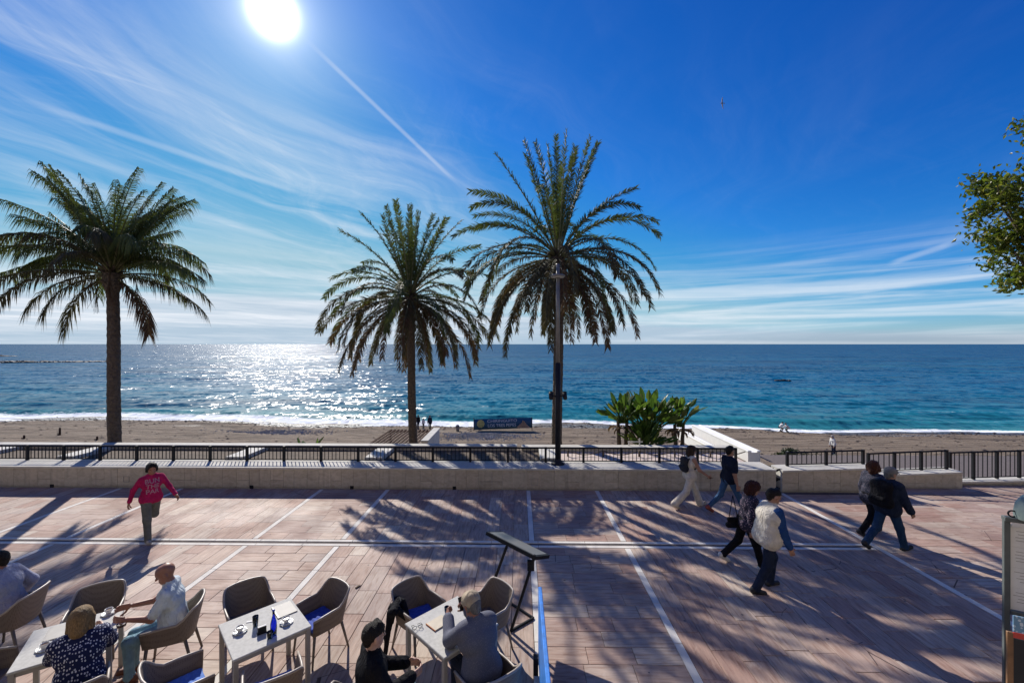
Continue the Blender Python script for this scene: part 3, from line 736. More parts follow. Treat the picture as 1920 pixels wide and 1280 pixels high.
def palm(label, px, Y, zbase, crown_py, r0, r1, lean_px, groups, explicit, seed):
    top = D(px + lean_px, crown_py, Y); base = D(px, 830, Y); base.z = zbase
    root = tag(empty('palm_tree', base), label, 'palm', 'palms along the beach edge')
    rnd = random.Random(seed); off = top - base
    # trunk with leaf-base scars
    n = 60; q = 18; V = []; F = []
    for i in range(n + 1):
        s = i / n; c = off * s + Vector((.05 * math.sin(s * 3 + seed), 0, 0)) * math.sin(math.pi * s)
        r = r0 + (r1 - r0) * s
        if s > .90: r += .10 * math.sin((s - .90) / .10 * math.pi * .8)
        if s < .06: r += .08 * (1 - s / .06)
        for j in range(q):
            a = 2 * math.pi * j / q; k = .05 * noise.noise((math.cos(a) * 2.2, math.sin(a) * 2.2, s * 34 + seed)) + .028 * math.sin(s * 150 + a * 2 + seed)
            V.append(c + Vector((math.cos(a), math.sin(a), 0)) * (r * (1 + k * 1.3)))
    for i in range(n):
        for j in range(q): F.append((i * q + j, i * q + (j + 1) % q, (i + 1) * q + (j + 1) % q, (i + 1) * q + j))
    tr = link('trunk', mesh('trunk', V, F, M['bark'], True), root)
    mb = MB()
    for i in range(46):     # cut leaf bases under the crown
        a = i * 2.4; z = -.55 + i * .016; d = Vector((math.cos(a), math.sin(a), .9)).normalized()
        p = off + Vector((math.cos(a) * r1 * .8, math.sin(a) * r1 * .8, z)); mb.tube([p, p + d * rnd.uniform(.16, .30)], [.05, .028], 5)
    mb.build('leaf_boot', M['bark'], tr)
    k = 0
    def put(az, e0, e1, L, leaf, mat, droop, bend=1.2, sweep=0.):
        nonlocal k
        me = frond_mesh(az, e0, e1, L, leaf, mat, droop, seed * 100 + k, bend, sweep=sweep)
        p = off + Vector((math.cos(R(az)) * r1 * .5, math.sin(R(az)) * r1 * .5, -.12 + .35 * max(0, e0) / 90))
        link('frond', me, root, p); k += 1
    for (cnt, ea, eb, fa, fb, la, lb, leaf, mats, droop, az0) in groups:
        for i in range(cnt):
            az = az0 + 137.5 * i + rnd.uniform(-14, 14)
            put(az, rnd.uniform(ea, eb), rnd.uniform(fa, fb), rnd.uniform(la, lb), leaf, rnd.choice(mats), droop, rnd.uniform(1., 1.5), rnd.uniform(-12, 12))
    for i in range(7):      # hanging fruit stalks
        a = R(rnd.uniform(0, 360)); l_ = rnd.uniform(.7, 1.5); mb = MB(); d = Vector((math.cos(a), math.sin(a), 0)); p0 = off + d * r1 * .6
        ax_ = [p0, p0 + d * .35 + Vector((0, 0, .12)), p0 + d * .55 + Vector((0, 0, -.25 * l_)), p0 + d * .6 + Vector((0, 0, -.6 * l_))]
        mb.tube(ax_, [.02, .018, .014, .01], 5)
        for q_ in range(14): e_ = ax_[3] + Vector((rnd.gauss(0, .1), rnd.gauss(0, .1), -rnd.uniform(.2, .55) * l_)); mb.tube([ax_[2].lerp(ax_[3], rnd.random()), e_], [.007, .005], 4)
        mb.build('fruit_stalk', M['frond_dry'], root)
    for (az, e0, e1, L, mat) in explicit: put(az, e0, e1, L, groups[0][7], mat, groups[0][9])
    return root
g, o, b = ['frond'], ['frond_old'], ['frond_dry']
palm('bushy palm with a dense ragged crown at the left edge of the beach', 217, 14.9, -.3, 512, .205, .175, -7,
     [(36, 50, 88, 5, 55, 2.5, 3.8, .50, g, .8, 0), (20, 34, 66, -20, -65, 2.6, 3.7, .48, g + g + o, .85, 40), (5, 10, 40, -45, -75, 2.6, 3.3, .42, o + g, .6, 20)],
     [(180, 45, -20, 4.7, 'frond'), (172, 30, -38, 4.6, 'frond'), (188, 12, -32, 4.6, 'frond_old'), (176, 20, -25, 4.8, 'frond'), (183, 36, -30, 4.9, 'frond'), (178, 55, -5, 4.2, 'frond'), (184, 5, -60, 3.3, 'frond_old'), (200, -5, -80, 2.5, 'frond_old'),
      (175, -15, -86, 2.9, 'frond_old'), (8, 0, -52, 3.4, 'frond_old'), (-10, 25, -30, 3.2, 'frond'), (5, 50, -45, 3.4, 'frond'), (-5, -30, -88, 2.6, 'frond_dry'), (12, -40, -89, 2.2, 'frond_dry'), (160, 62, 20, 3.9, 'frond'), (20, 70, 30, 3.4, 'frond'), (185, 68, 40, 3.9, 'frond'), (195, 72, 50, 4.0, 'frond'), (130, 76, 60, 3.9, 'frond'), (55, 76, 60, 3.8, 'frond')], 11)
palm('middle palm, shortest of the three, beside the slatted shelter', 777, 17.0, -.7, 556, .175, .145, -8,
     [(14, 62, 86, 45, 75, 3.0, 3.6, .40, g, .18, 10), (8, 40, 60, -5, -45, 3.0, 3.6, .36, g + g + o, .2, 55), (15, 5, 30, -68, -84, 3.4, 4.3, .38, o + g, .3, 15), (30, -35, 0, -80, -89, 3.2, 4.1, .34, o + b, .3, 80)],
     [(180, 42, -55, 3.9, 'frond'), (176, 30, -62, 3.6, 'frond'), (184, 58, 25, 3.8, 'frond'), (176, 70, 45, 3.9, 'frond'), (0, 60, 5, 3.5, 'frond'), (4, 45, -25, 3.5, 'frond'), (5, 68, 42, 3.6, 'frond'), (180, 2, -66, 3.9, 'frond_dry'), (188, 10, -60, 3.9, 'frond_old'), (175, -20, -84, 3.4, 'frond_dry'), (0, 5, -66, 3.7, 'frond_old'), (-8, -5, -72, 3.6, 'frond_old'), (90, 88, 84, 3.6, 'frond'), (150, 82, 70, 3.8, 'frond')], 23)
palm('tallest palm with upright fan crown behind the street lamp', 1044, 16.0, -.35, 482, .20, .17, 2,
     [(8, 74, 88, 62, 82, 3.6, 4.5, .40, g, .12, 25), (8, 46, 66, -12, -50, 3.6, 4.1, .38, g, .16, 65), (17, 5, 30, -68, -85, 3.7, 4.7, .38, g + o + o, .28, 30), (31, -35, 2, -82, -89, 3.4, 4.4, .34, o + o + b, .28, 100)],
     [(95, 88, 84, 4.6, 'frond'), (12, 74, 66, 4.6, 'frond'), (-20, 78, 70, 4.3, 'frond'), (172, 78, 70, 4.5, 'frond'), (184, 64, 52, 4.4, 'frond'), (0, 60, 18, 3.9, 'frond'), (-6, 56, -48, 4.3, 'frond'), (8, 40, -62, 4.4, 'frond'), (182, 64, 2, 4.2, 'frond'), (176, 58, -12, 3.7, 'frond'), (186, 46, -36, 4.3, 'frond'), (178, 32, -62, 4.2, 'frond_old'), (0, 26, -72, 4.4, 'frond_old'), (-12, 10, -78, 4.2, 'frond_old'), (190, 16, -76, 4.3, 'frond_old'), (182, 0, -84, 4.0, 'frond_old'), (-80, -40, -88, 3.6, 'frond_dry'), (-60, -30, -88, 3.9, 'frond_dry'), (60, -30, -88, 3.7, 'frond_old')], 37)

# ---- upright broad-leaved plants behind the planter wall
M['broad'] = leaf_mat('glossy_broad_leaf', [(0, (.045, .09, .02)), (.5, (.08, .15, .028)), (.85, (.12, .19, .045)), (1, (.20, .19, .07))], .4, .45, .4)
M['deadleaf'] = leaf_mat('withered_leaf', [(0, (.12, .07, .035)), (1, (.20, .13, .07))], .7, .2)
def broad_leaf(az, lean, L, w, stalk, curl, seed):
    rnd = random.Random(seed); a = R(az); out = Vector((math.cos(a), math.sin(a), 0)); side = Vector((-math.sin(a), math.cos(a), 0)); mb = MB()
    pts = []; e = R(90 - lean); p = Vector((0, 0, 0))
    n = 12; tot = stalk + L
    for i in range(n + 1):
        pts.append(p.copy()); s = i / n; ee = e - R(curl) * s * s; p = p + (out * math.cos(ee) + Vector((0, 0, 1)) * math.sin(ee)) * (tot / n)
    mb.tube(pts, [.022 * (1 - .8 * i / n) for i in range(n + 1)], 5, m=0)
    V = []; F = []; i0 = int(n * stalk / tot); m = n - i0; roll = rnd.uniform(-.9, .9)
    for i in range(m + 1):
        s = i / m; q = pts[i0 + i]; t = (pts[min(n, i0 + i + 1)] - pts[max(0, i0 + i - 1)]).normalized(); nr = side.cross(t)
        ww = w * (math.sin(math.pi * min(1, s * .93 + .05)) ** .7) * (1 + .12 * math.sin(i * 2.3 + seed)); sd = (side * math.cos(roll) + nr * math.sin(roll)); up = (nr * math.cos(roll) - side * math.sin(roll))
        V += [q - sd * ww + up * ww * .35, q, q + sd * ww + up * ww * .35]
    for i in range(m): F += [(3 * i, 3 * i + 1, 3 * i + 4, 3 * i + 3), (3 * i + 1, 3 * i + 2, 3 * i + 5, 3 * i + 4)]
    mb.add(V, F, 0, True); return mb
def leafy(label, px, Y, z, h, n, spread, seed, cat='plant', w=.13, L=.75, trunk=0., dead=0, group=None, fan=None):
    p = D(px, 830, Y); p.z = z; rnd = random.Random(seed)
    root = tag(empty('broad_leaved_plant', p), label, cat, group)
    if trunk:
        for dx in (-.12, .1): MB().tube([(dx, 0, 0), (dx * 1.3, .03, trunk * .6), (dx * 1.6, 0, trunk)], [.10, .08, .06], 8).build('stem', M['bark'], root)
    for i in range(n):
        az = i * 137.5 + rnd.uniform(-20, 20) if fan is None else rnd.choice((0, 180)) + rnd.uniform(-30, 30)
        ln = rnd.uniform(2, spread); Lf = L * rnd.uniform(.8, 1.15); st_ = max(.1, (h - trunk) - Lf) * rnd.uniform(.55, 1.)
        broad_leaf(az, ln, Lf, w * rnd.uniform(.8, 1.15), st_, rnd.uniform(5, 45), seed * 50 + i).build('leaf', M['broad'], root, (rnd.uniform(-.12, .12), rnd.uniform(-.1, .1), trunk * .93))
    for i in range(dead): broad_leaf(i * 97, 70, .5, .06, .15, 140, seed + i).build('withered_leaf', M['deadleaf'], root, (rnd.uniform(-.1, .1), 0, trunk * .8))
    return root
leafy('upright broad-leaved plant on two bare stems nearest the tallest palm', 1168, 16.4, -.3, 2.85, 40, 58, 5, trunk=1.55, dead=10, group='broad-leaved plants by the beach stair', L=.5, w=.115)
leafy('widest and tallest of the broad-leaved plants by the beach stair', 1216, 16.8, -.4, 3.05, 90, 58, 6, trunk=1.0, dead=12, group='broad-leaved plants by the beach stair', L=.55, w=.12)
leafy('low bright broad-leaved plant in the middle of the clump', 1208, 16.0, -.2, 1.75, 50, 62, 8, trunk=.4, dead=6, group='broad-leaved plants by the beach stair', L=.55, w=.11)
leafy('slim broad-leaved plant with brown stems beside the white parapet', 1274, 16.9, -.4, 2.75, 32, 44, 9, trunk=1.4, dead=14, group='broad-leaved plants by the beach stair', L=.5, w=.11)
leafy('small spiky green plant behind the planter wall, between two palms', 578, 15.3, -.1, 1.15, 9, 58, 12, trunk=0, L=.62, w=.10)
# low shrubs seen through the short railing
M['shrub'] = leaf_mat('dark_shrub_leaf', [(0, (.02, .035, .014)), (1, (.05, .065, .025))], .55, .2)
def leaf_cloud(n, rx, ry, rz, size, rnd, lobes=6, fold=True):
    V = []; F = []
    L = [(Vector((rnd.uniform(-.6, .6) * rx, rnd.uniform(-.6, .6) * ry, rnd.uniform(-.45, .6) * rz)), rnd.uniform(.4, .65)) for _ in range(lobes)]
    for i in range(n):
        c, k = rnd.choice(L); d = Vector((rnd.gauss(0, 1), rnd.gauss(0, 1), rnd.gauss(0, 1))).normalized() * (rnd.random() ** .4) * k
        p = c + Vector((d.x * rx, d.y * ry, d.z * rz))
        u = Vector((rnd.gauss(0, 1), rnd.gauss(0, 1), rnd.gauss(0, .5) - .3)).normalized(); v = u.cross(Vector((rnd.gauss(0, 1), rnd.gauss(0, 1), rnd.gauss(0, 1)))).normalized(); l = size * rnd.uniform(.7, 1.3)
        b = len(V); V += [p - u * l, p + v * l * .42, p + u * l, p - v * l * .42]; F.append((b, b + 1, b + 2, b + 3))
    return V, F
for px, py, Y, r, lb in ((1478, 846, 19., .8, 'low dark shrub seen through the short railing, nearest the stair'), (1535, 848, 20.5, 1.25, 'wide dark shrub seen through the short railing, in front of the beach walker')):
    p = D(px, py, Y); p.z -= .35; rt = tag(empty('low_shrub', (p.x, p.y, beach_z(p.x, p.y))), lb, 'shrub', 'shrubs on the bank'); hgt = p.z - rt.location.z
    V, F = leaf_cloud(1500, r, .7, .42, .06, random.Random(px)); link('foliage', mesh('foliage', V, F, M['shrub']), rt, (0, 0, hgt))
    MB().tube([(0, 0, 0), (.05, 0, hgt)], [.07, .04], 7).build('stem', M['bark'], rt)
# ---- street tree reaching in at the right
M['ficus'] = leaf_mat('ficus_leaf', [(0, (.045, .075, .012)), (.5, (.10, .14, .022)), (.85, (.17, .20, .035)), (1, (.26, .24, .06))], .4, .5, .4)
tr = tag(empty('street_tree', (9.5, 6.9, 0)), 'leafy green street tree reaching in from the right edge', 'tree')
rnd = random.Random(3)
MB().tube([(0, 0, 0), (.05, .03, 1.5), (-.02, .05, 3.2), (-.1, 0, 4.6), (-.2, 0, 6.)], [.17, .14, .12, .09, .05], 10).build('trunk', M['bark'], tr)
limbs = [((-.7, .2, 7.9), .7), ((-1.3, -.1, 5.2), .5), ((-.9, .1, 6.3), 1.1), ((-.6, .1, 6.9), 1.1), ((-1.1, .1, 6.15), 1.), ((-1.75, 0, 6.45), .8), ((-.95, -.2, 7.1), .9), ((-1.05, .3, 5.5), .8), ((-.3, .2, 7.6), 1.1), ((.5, 0, 6.5), 1.3), ((-.5, -.4, 5.4), .9), ((-1.45, .2, 5.9), .75), ((-.75, 0, 6.6), 1.2), ((-1.5, .3, 6.8), .6), ((.3, .5, 5.4), 1.)]
V = []; F = []; TW = MB()
for (c, k) in limbs:
    a = Vector((-.1, 0, 4.2)); c = Vector(c)
    MB().tube([a, a.lerp(c, .5) + Vector((0, 0, -.15)), c], [.05, .03, .012], 6).build('limb', M['bark'], tr)
    for t_ in range(9):       # twigs with leaves
        d = Vector((rnd.gauss(0, 1), rnd.gauss(0, 1), rnd.gauss(0, .75))).normalized(); e = c + d * .62 * k * rnd.uniform(.6, 1.05)
        TW.tube([c, c.lerp(e, .5) + Vector((0, 0, .03)), e], [.012, .008, .003], 4)
        for i in range(85):
            s = rnd.random() ** .6; p = c.lerp(e, s) + Vector((rnd.gauss(0, .10), rnd.gauss(0, .10), rnd.gauss(0, .09))) * (.5 + k * .6)
            u = Vector((rnd.gauss(0, 1), rnd.gauss(0, 1), rnd.gauss(-.5, .6))).normalized(); v = u.cross(Vector((rnd.gauss(0, 1), rnd.gauss(0, 1), 1 + rnd.gauss(0, 1)))).normalized(); w = u.cross(v); l = rnd.uniform(.035, .062)
            b = len(V); V += [p - u * l, p - u * l * .1 + v * l * .45 + w * l * .15, p + u * l, p - u * l * .1 - v * l * .45 + w * l * .15, p - w * l * .05]; F += [(b, b + 1, b + 4), (b + 1, b + 2, b + 4), (b + 2, b + 3, b + 4), (b + 3, b, b + 4)]
cr_ = link('crown', mesh('crown', V, F, M['ficus']), tr); TW.build('twigs', M['bark'], cr_)

# ================================================================== STREET FURNITURE ON THE WALL, BEACH THINGS
lp = D(1046, 868, 12.62); lp.z = .62
lamp = tag(empty('street_lamp', lp), 'tall slim street lamp with round ring head standing on the promenade wall', 'street lamp')
MB().lathe([(.0, .0), (.20, 0), (.20, .02), (.13, .06), (.085, .16), (.08, .2)], 20).build('base', M['lampdark'], lamp)
MB().tube([(0, 0, .15), (0, 0, 3.02)], [.085, .078], 16).build('lower_pole', M['lampdark'], lamp)
MB().tube([(0, 0, 3.0), (0, 0, 5.98)], [.062, .055], 14).build('upper_pole', M['lampgrey'], lamp)
hd = MB().lathe([(.055, 5.60), (.18, 5.585), (.215, 5.60), (.215, 5.635), (.17, 5.66), (.06, 5.68)], 24).build('lamp_head', M['lampgrey'], lamp)
MB().lathe([(.19, 5.583), (.19, 5.572), (.06, 5.572)], 24).build('diffuser', M['tabletop'], hd)
for sx in (-1, 1):
    c = MB().tube([(sx * .07, -.03, 2.03), (sx * .2, -.03, 2.05)], .022, 8).build('spotlight_bracket', M['lampdark'], lamp)
    MB().tube([(sx * .20, .06, 2.12), (sx * .21, -.10, 1.96)], [.075, .06], 12).build('spotlight', M['lampdark'], c)
# banner on the beach
M['banner'] = plain('blue_printed_banner', (.018, .085, .16), .6, .15, 1.2, .1); M['ban_white'] = plain('banner_white_print', (.62, .66, .70), .6, .05, 3, 0); M['ban_gold'] = plain('banner_gold_print', (.42, .38, .14), .6, .3, 6, 0); M['ban_tan'] = plain('banner_tan_print', (.45, .28, .17), .6, .3, 9, 0); M['ban_teal'] = plain('banner_teal_print', (.05, .17, .22), .6, .3, 2, 0)
def text_mesh(txt, size, mat, ext=.004, bold=False):
    cu = bpy.data.curves.new('lettering', 'FONT'); cu.body = txt; cu.size = size; cu.align_x = 'CENTER'; cu.align_y = 'CENTER'; cu.extrude = ext
    if bold: cu.offset = size * .02
    ob = bpy.data.objects.new('lettering', cu); COL.objects.link(ob); dg = bpy.context.evaluated_depsgraph_get(); me = bpy.data.meshes.new_from_object(ob.evaluated_get(dg)); bpy.data.objects.remove(ob); me.name = 'lettering'
    me.materials.clear(); me.materials.append(mat); return me
a = G(889, 803, -5.05); b = G(997, 802, -5.05); mid = (a + b) / 2; wd = (b - a).length
bz = beach_z(mid.x, mid.y); bn = tag(empty('beach_banner', (mid.x, mid.y, bz), math.atan2(b.y - a.y, b.x - a.x)), 'long blue lettered banner stretched between posts at the water edge', 'banner')
n = 24; V = []; F = []
for i in range(n + 1):
    s = i / n; x = (s - .5) * wd; y = .03 * math.sin(s * 9); zt = 1.22 + .16 * s + .02 * math.sin(s * 12); zb = .05 + .17 * s
    V += [(x, y - .006, zb), (x, y - .006, zt), (x, y + .006, zb), (x, y + .006, zt)]
for i in range(n):
    k = 4 * i; F += [(k, k + 4, k + 5, k + 1), (k + 2, k + 3, k + 7, k + 6), (k + 1, k + 5, k + 7, k + 3), (k, k + 2, k + 6, k + 4)]
sh = link('cloth', mesh('cloth', V, F, M['banner'], True), bn)
for x in (-wd / 2 - .03, wd / 2 + .03): MB().tube([(x, 0, -.4), (x, 0, 1.42)], .035, 8).build('post', M['brown'], bn)
tl = R(1.45); tx = math.atan2(.165, wd)
for txt, sz, x, z in (('CHIRINGUITO', .40, -.10, 1.03), ('LOS TRES PEPES', .46, -.12, .53)):
    o_ = link('lettering', text_mesh(txt, sz, M['ban_white']), sh, (x, -.055, z), (R(90), -tx, 0)); o_.scale = (1.28 if sz < .45 else .98, 1, 1)
mb = MB(); rnd = random.Random(2)
for i in range(9):
    a_ = i * .7; mb.ball((-wd / 2 + .72 + .24 * math.cos(a_), -.05, .73 + .26 * math.sin(a_)), .19, 6, 0, (1, .06, 1.0))
mb.ball((-wd / 2 + .72, -.055, .68), .30, 8, 0, (1, .05, 1)); mb.build('emblem', M['ban_gold'], sh)
mb = MB()
for i, (x, h) in enumerate(((-.62, .45), (-.38, .62), (-.12, .95), (.12, .85), (.36, .62), (.58, .40))):
    mb.tube([(wd / 2 - .92 + x, -.05, .26), (wd / 2 - .92 + x * .55, -.055, .26 + h * .85)], [.14, .05], 7, smooth=False)
mb.build('picture', M['ban_tan'], sh)
# stakes and a sack on the sand
for px, py, h, lb in ((112, 814, .75, 'thin dark stake upright in the sand behind the bushy palm'), (45, 821, .35, 'stubby brown stake in the sand at the far left end of the beach'), (182, 823, .35, 'stubby stake in the sand just beside the bushy palm trunk')):
    p = G(px, py, -4.95); z = beach_z(p.x, p.y); s_ = tag(empty('beach_stake', (p.x, p.y, z)), lb, 'stake', 'stakes in the beach sand')
    MB().tube([(0, 0, -.2), (.02, 0, h)], [.10, .08], 7).build('shaft', M['brown'], s_); MB().tube([(-.25, 0, .06), (.05, 0, .05)], .05, 6).build('foot', M['brown'], s_)
p = G(858, 803, -5.05); bo = tag(empty('litter_bin', (p.x, p.y, beach_z(p.x, p.y))), 'small pale litter bin on the sand beside the blue banner', 'bin')
MB().lathe([(0, 0), (.16, 0), (.2, .55), (.2, .6), (.12, .72), (0, .74)], 12).build('body', M['pebble'], bo); MB().lathe([(.205, .5), (.215, .53), (.205, .56)], 12).build('rim', M['brown'], bo)
# pale low frame seat in front of the plants
p = D(1190, 838, 14.5); fs = tag(empty('frame_seat', (p.x, 14.5, .725)), 'small pale timber rail on the planter coping under the plants', 'rail')
MB().box((-.20, 0, .07), (.03, .03, .14)).build('post', M['coping'], fs); MB().box((.17, 0, .13), (.035, .03, .26)).build('post', M['coping'], fs); MB().box((.02, 0, .13), (.5, .025, .03)).build('rail', M['coping'], fs)
# gull
M['gull'] = plain('gull_plumage', (.18, .17, .17), .8, .3, 12, 0); p = D(1354, 194, 40)
gu = tag(empty('flying_bird', p, R(35)), 'small dark bird gliding high in the blue sky', 'bird')
gu.rotation_euler = (R(35), R(40), R(60)); gu.scale = (.62, .62, .62)
mb = MB(); mb.tube([(0, -.30, 0), (0, -.2, .0), (0, 0, .02), (0, .18, .02), (0, .30, .03), (0, .37, .01)], [.02, .05, .085, .07, .045, .008], 8)
for s in (-1, 1):
    P = [((.05, .10, .03), (.05, -.09, .02)), ((.35, .17, .12), (.33, -.03, .11)), ((.68, .06, .10), (.62, -.06, .09)), ((.92, -.08, .05), (.86, -.12, .05))]
    V = []; 
    for a_, b_ in P:
        V += [(a_[0] * s, a_[1], a_[2]), (b_[0] * s, b_[1], b_[2]), (a_[0] * s, a_[1], a_[2] - .012), (b_[0] * s, b_[1], b_[2] - .006)]
    F = []
    for i in range(3): k = 4 * i; F += [(k, k + 1, k + 5, k + 4), (k + 2, k + 6, k + 7, k + 3), (k, k + 4, k + 6, k + 2), (k + 1, k + 3, k + 7, k + 5)]
    mb.add(V, F, 0, True)
mb.add([(0, -.22, .01), (-.09, -.45, 0), (.09, -.45, 0), (0, -.3, .02)], [(0, 1, 3), (0, 3, 2), (1, 2, 3), (0, 2, 1)]); mb.build('body', M['gull'], gu)

# ================================================================== PEOPLE
def surface_nets(Fd, org, h):
    nx, ny, nz = Fd.shape; s = Fd < 0
    c = np.zeros((nx - 1, ny - 1, nz - 1), np.int16)
    for i in (0, 1):
        for j in (0, 1):
            for k in (0, 1): c += s[i:nx - 1 + i, j:ny - 1 + j, k:nz - 1 + k]
    act = (c > 0) & (c < 8); idx = -np.ones(act.shape, np.int64); I = np.argwhere(act); idx[act] = np.arange(len(I))
    acc = np.zeros((len(I), 3)); cnt = np.zeros(len(I))
    for ax in range(3):
        o1, o2 = [a for a in range(3) if a != ax]
        for a in (0, 1):
            for b in (0, 1):
                p = I.copy(); p[:, o1] += a; p[:, o2] += b; q = p.copy(); q[:, ax] += 1
                fa = Fd[p[:, 0], p[:, 1], p[:, 2]]; fb = Fd[q[:, 0], q[:, 1], q[:, 2]]; m = (fa < 0) != (fb < 0)
                t = np.where(m, fa / np.where(m, fa - fb, 1), 0); pt = p.astype(float); pt[:, ax] += t
                acc[m] += pt[m]; cnt[m] += 1
    V = org + acc / cnt[:, None] * h
    Fs = []
    for ax in range(3):
        o1, o2 = [(1, 2), (2, 0), (0, 1)][ax]
        sl0 = [slice(None)] * 3; sl1 = [slice(None)] * 3; sl0[ax] = slice(0, -1); sl1[ax] = slice(1, None)
        e = np.argwhere(s[tuple(sl0)] != s[tuple(sl1)])
        e = e[(e[:, o1] > 0) & (e[:, o2] > 0) & (e[:, o1] < Fd.shape[o1] - 1) & (e[:, o2] < Fd.shape[o2] - 1)]
        def cell(d1, d2):
            q = e.copy(); q[:, o1] -= d1; q[:, o2] -= d2; return idx[q[:, 0], q[:, 1], q[:, 2]]
        a, b, c_, d = cell(1, 1), cell(0, 1), cell(0, 0), cell(1, 0)
        ins = s[e[:, 0], e[:, 1], e[:, 2]]
        quad = np.stack([a, b, c_, d], 1); quad[~ins] = quad[~ins][:, ::-1]; Fs.append(quad)
    Q = np.concatenate(Fs); return V, Q[(Q >= 0).all(1)]
def sdf_mesh(prims, h, k=.03, sub=(), floor=None, wob=0., seed=0.):
    """prims: (a, b, ra, rb, material index[, sx]) tapered capsules blended smoothly"""
    A = np.array([p[0] for p in prims], float); B = np.array([p[1] for p in prims], float); ra = np.array([p[2] for p in prims]); rb = np.array([p[3] for p in prims])
    mr = np.maximum(ra, rb)[:, None] + .05; lo = (np.minimum(A, B) - mr).min(0) - 2 * h; hi = (np.maximum(A, B) + mr).max(0) + 2 * h
    n = np.ceil((hi - lo) / h).astype(int) + 1
    ax = [lo[i] + np.arange(n[i]) * h for i in range(3)]
    Fd = np.full(n, .3, np.float32)
    def dist(i, X, Y, Z, a=None, b=None, r0=None, r1=None):
        a = A[i] if a is None else a; b = B[i] if b is None else b; r0 = ra[i] if r0 is None else r0; r1 = rb[i] if r1 is None else r1
        d = b - a; L2 = float(d @ d) + 1e-12; t = np.clip(((X - a[0]) * d[0] + (Y - a[1]) * d[1] + (Z - a[2]) * d[2]) / L2, 0, 1)
        return np.sqrt((X - a[0] - t * d[0]) ** 2 + (Y - a[1] - t * d[1]) ** 2 + (Z - a[2] - t * d[2]) ** 2) - (r0 + (r1 - r0) * t)
    for i in range(len(prims)):
        m = max(ra[i], rb[i]) + 2.5 * k + .02; l_ = np.minimum(A[i], B[i]) - m; h_ = np.maximum(A[i], B[i]) + m
        i0 = np.maximum(0, ((l_ - lo) / h).astype(int)); i1 = np.minimum(n, ((h_ - lo) / h).astype(int) + 2)
        sl = tuple(slice(i0[j], i1[j]) for j in range(3)); X, Y, Z = np.meshgrid(*[ax[j][sl[j]] for j in range(3)], indexing='ij', sparse=True)
        d = dist(i, X, Y, Z); f = Fd[sl]; kk = min(k, 1.2 * max(ra[i], rb[i])); hh = np.clip(.5 + .5 * (f - d) / kk, 0, 1)
        Fd[sl] = f + (d - f) * hh - kk * hh * (1 - hh)
    X, Y, Z = np.meshgrid(*ax, indexing='ij', sparse=True)
    for (a, b, r0, r1) in sub: Fd = np.maximum(Fd, -dist(0, X, Y, Z, np.array(a, float), np.array(b, float), r0, r1))
    if wob: Fd = Fd + wob * (np.sin(X * 95 + seed + 3 * np.sin(Z * 60)) * np.sin(Y * 88 + 2 * seed) * np.sin(Z * 101 + seed)).astype(np.float32) + wob * .6 * np.sin(X * 41 + Z * 30 + seed) * np.sin(Y * 47 - Z * 38)
    if floor is not None: Fd = np.maximum(Fd, floor - Z)
    V, Q = surface_nets(Fd.astype(np.float64), lo, h)
    best = np.full(len(V), 9.); lab = np.zeros(len(V), int)
    for i in range(len(prims)):
        d = dist(i, V[:, 0], V[:, 1], V[:, 2]); m = d < best; best[m] = d[m]; lab[m] = prims[i][4]
    return V, Q, lab[Q[:, 0]] if len(Q) else []
def hand_geo(curl):
    P = [((-.022, 0, .015), (-.026, 0, .075), .016, .014, 0), ((0, 0, .01), (0, 0, .08), .017, .015, 0), ((.022, 0, .015), (.026, 0, .072), .016, .013, 0), ((0, 0, -.03), (0, 0, .02), .024, .022, 0)]
    for i, (x, L) in enumerate(((-.032, .070), (-.011, .080), (.011, .075), (.031, .058))):
        p = Vector((x, 0, .082)); a = R(8); l = (L * .45, L * .32, L * .25)
        for j in range(3):
            a += R(curl * (.55, 1.1, .8)[j]); q = p + Vector((x * .06, math.sin(a), math.cos(a))) * l[j]; P.append((tuple(p), tuple(q), .0092 - j * .0008, .0086 - j * .0009, 0)); p = q
    p = Vector((-.028, .006, .015))
    for d, l in (((-.75, .35, .55), .04), ((-.35, .55 + curl * .004, .75), .032), ((-.1, .6 + curl * .006, .75), .025)):
        q = p + Vector(d).normalized() * l; P.append((tuple(p), tuple(q), .0115, .0098, 0)); p = q
    return sdf_mesh(P, .0042, .008)
HANDS = {'relax': hand_geo(22), 'grip': hand_geo(62)}
def cloth_mat(name, col, rough=.88, var=.2, sc=9.):
    t = NT(name); o = t.obj(); f = t.noise(o, sc, 5, .6)
    t.set(Base_Color=t.ramp(f, [(.3, tuple(c * (1 - var) for c in col)), (.7, tuple(min(1, c * (1 + var)) for c in col))]), Roughness=rough); t.b.inputs['Specular IOR Level'].default_value = .12
    fold = t.noise(t.mapv(o, (11, 11, 5)), 1, 4, .55, 1.2); fine = t.noise(o, 90, 3, .6)
    t.bump(t.math('ADD', fold, t.math('MULTIPLY', fine, .08)), .9, .05); return t.m
SKIN = plain('skin_tanned', (.36, .19, .125), .5, .12, 12, .08, 90); SKIN_P = plain('skin_fair', (.48, .28, .20), .5, .1, 12, .08, 90); SKIN_D = plain('skin_sunburnt', (.30, .135, .085), .48, .15, 10, .08, 90)
M['eye'] = plain('dark_eye', (.02, .015, .012), .2, .1, 5, 0)
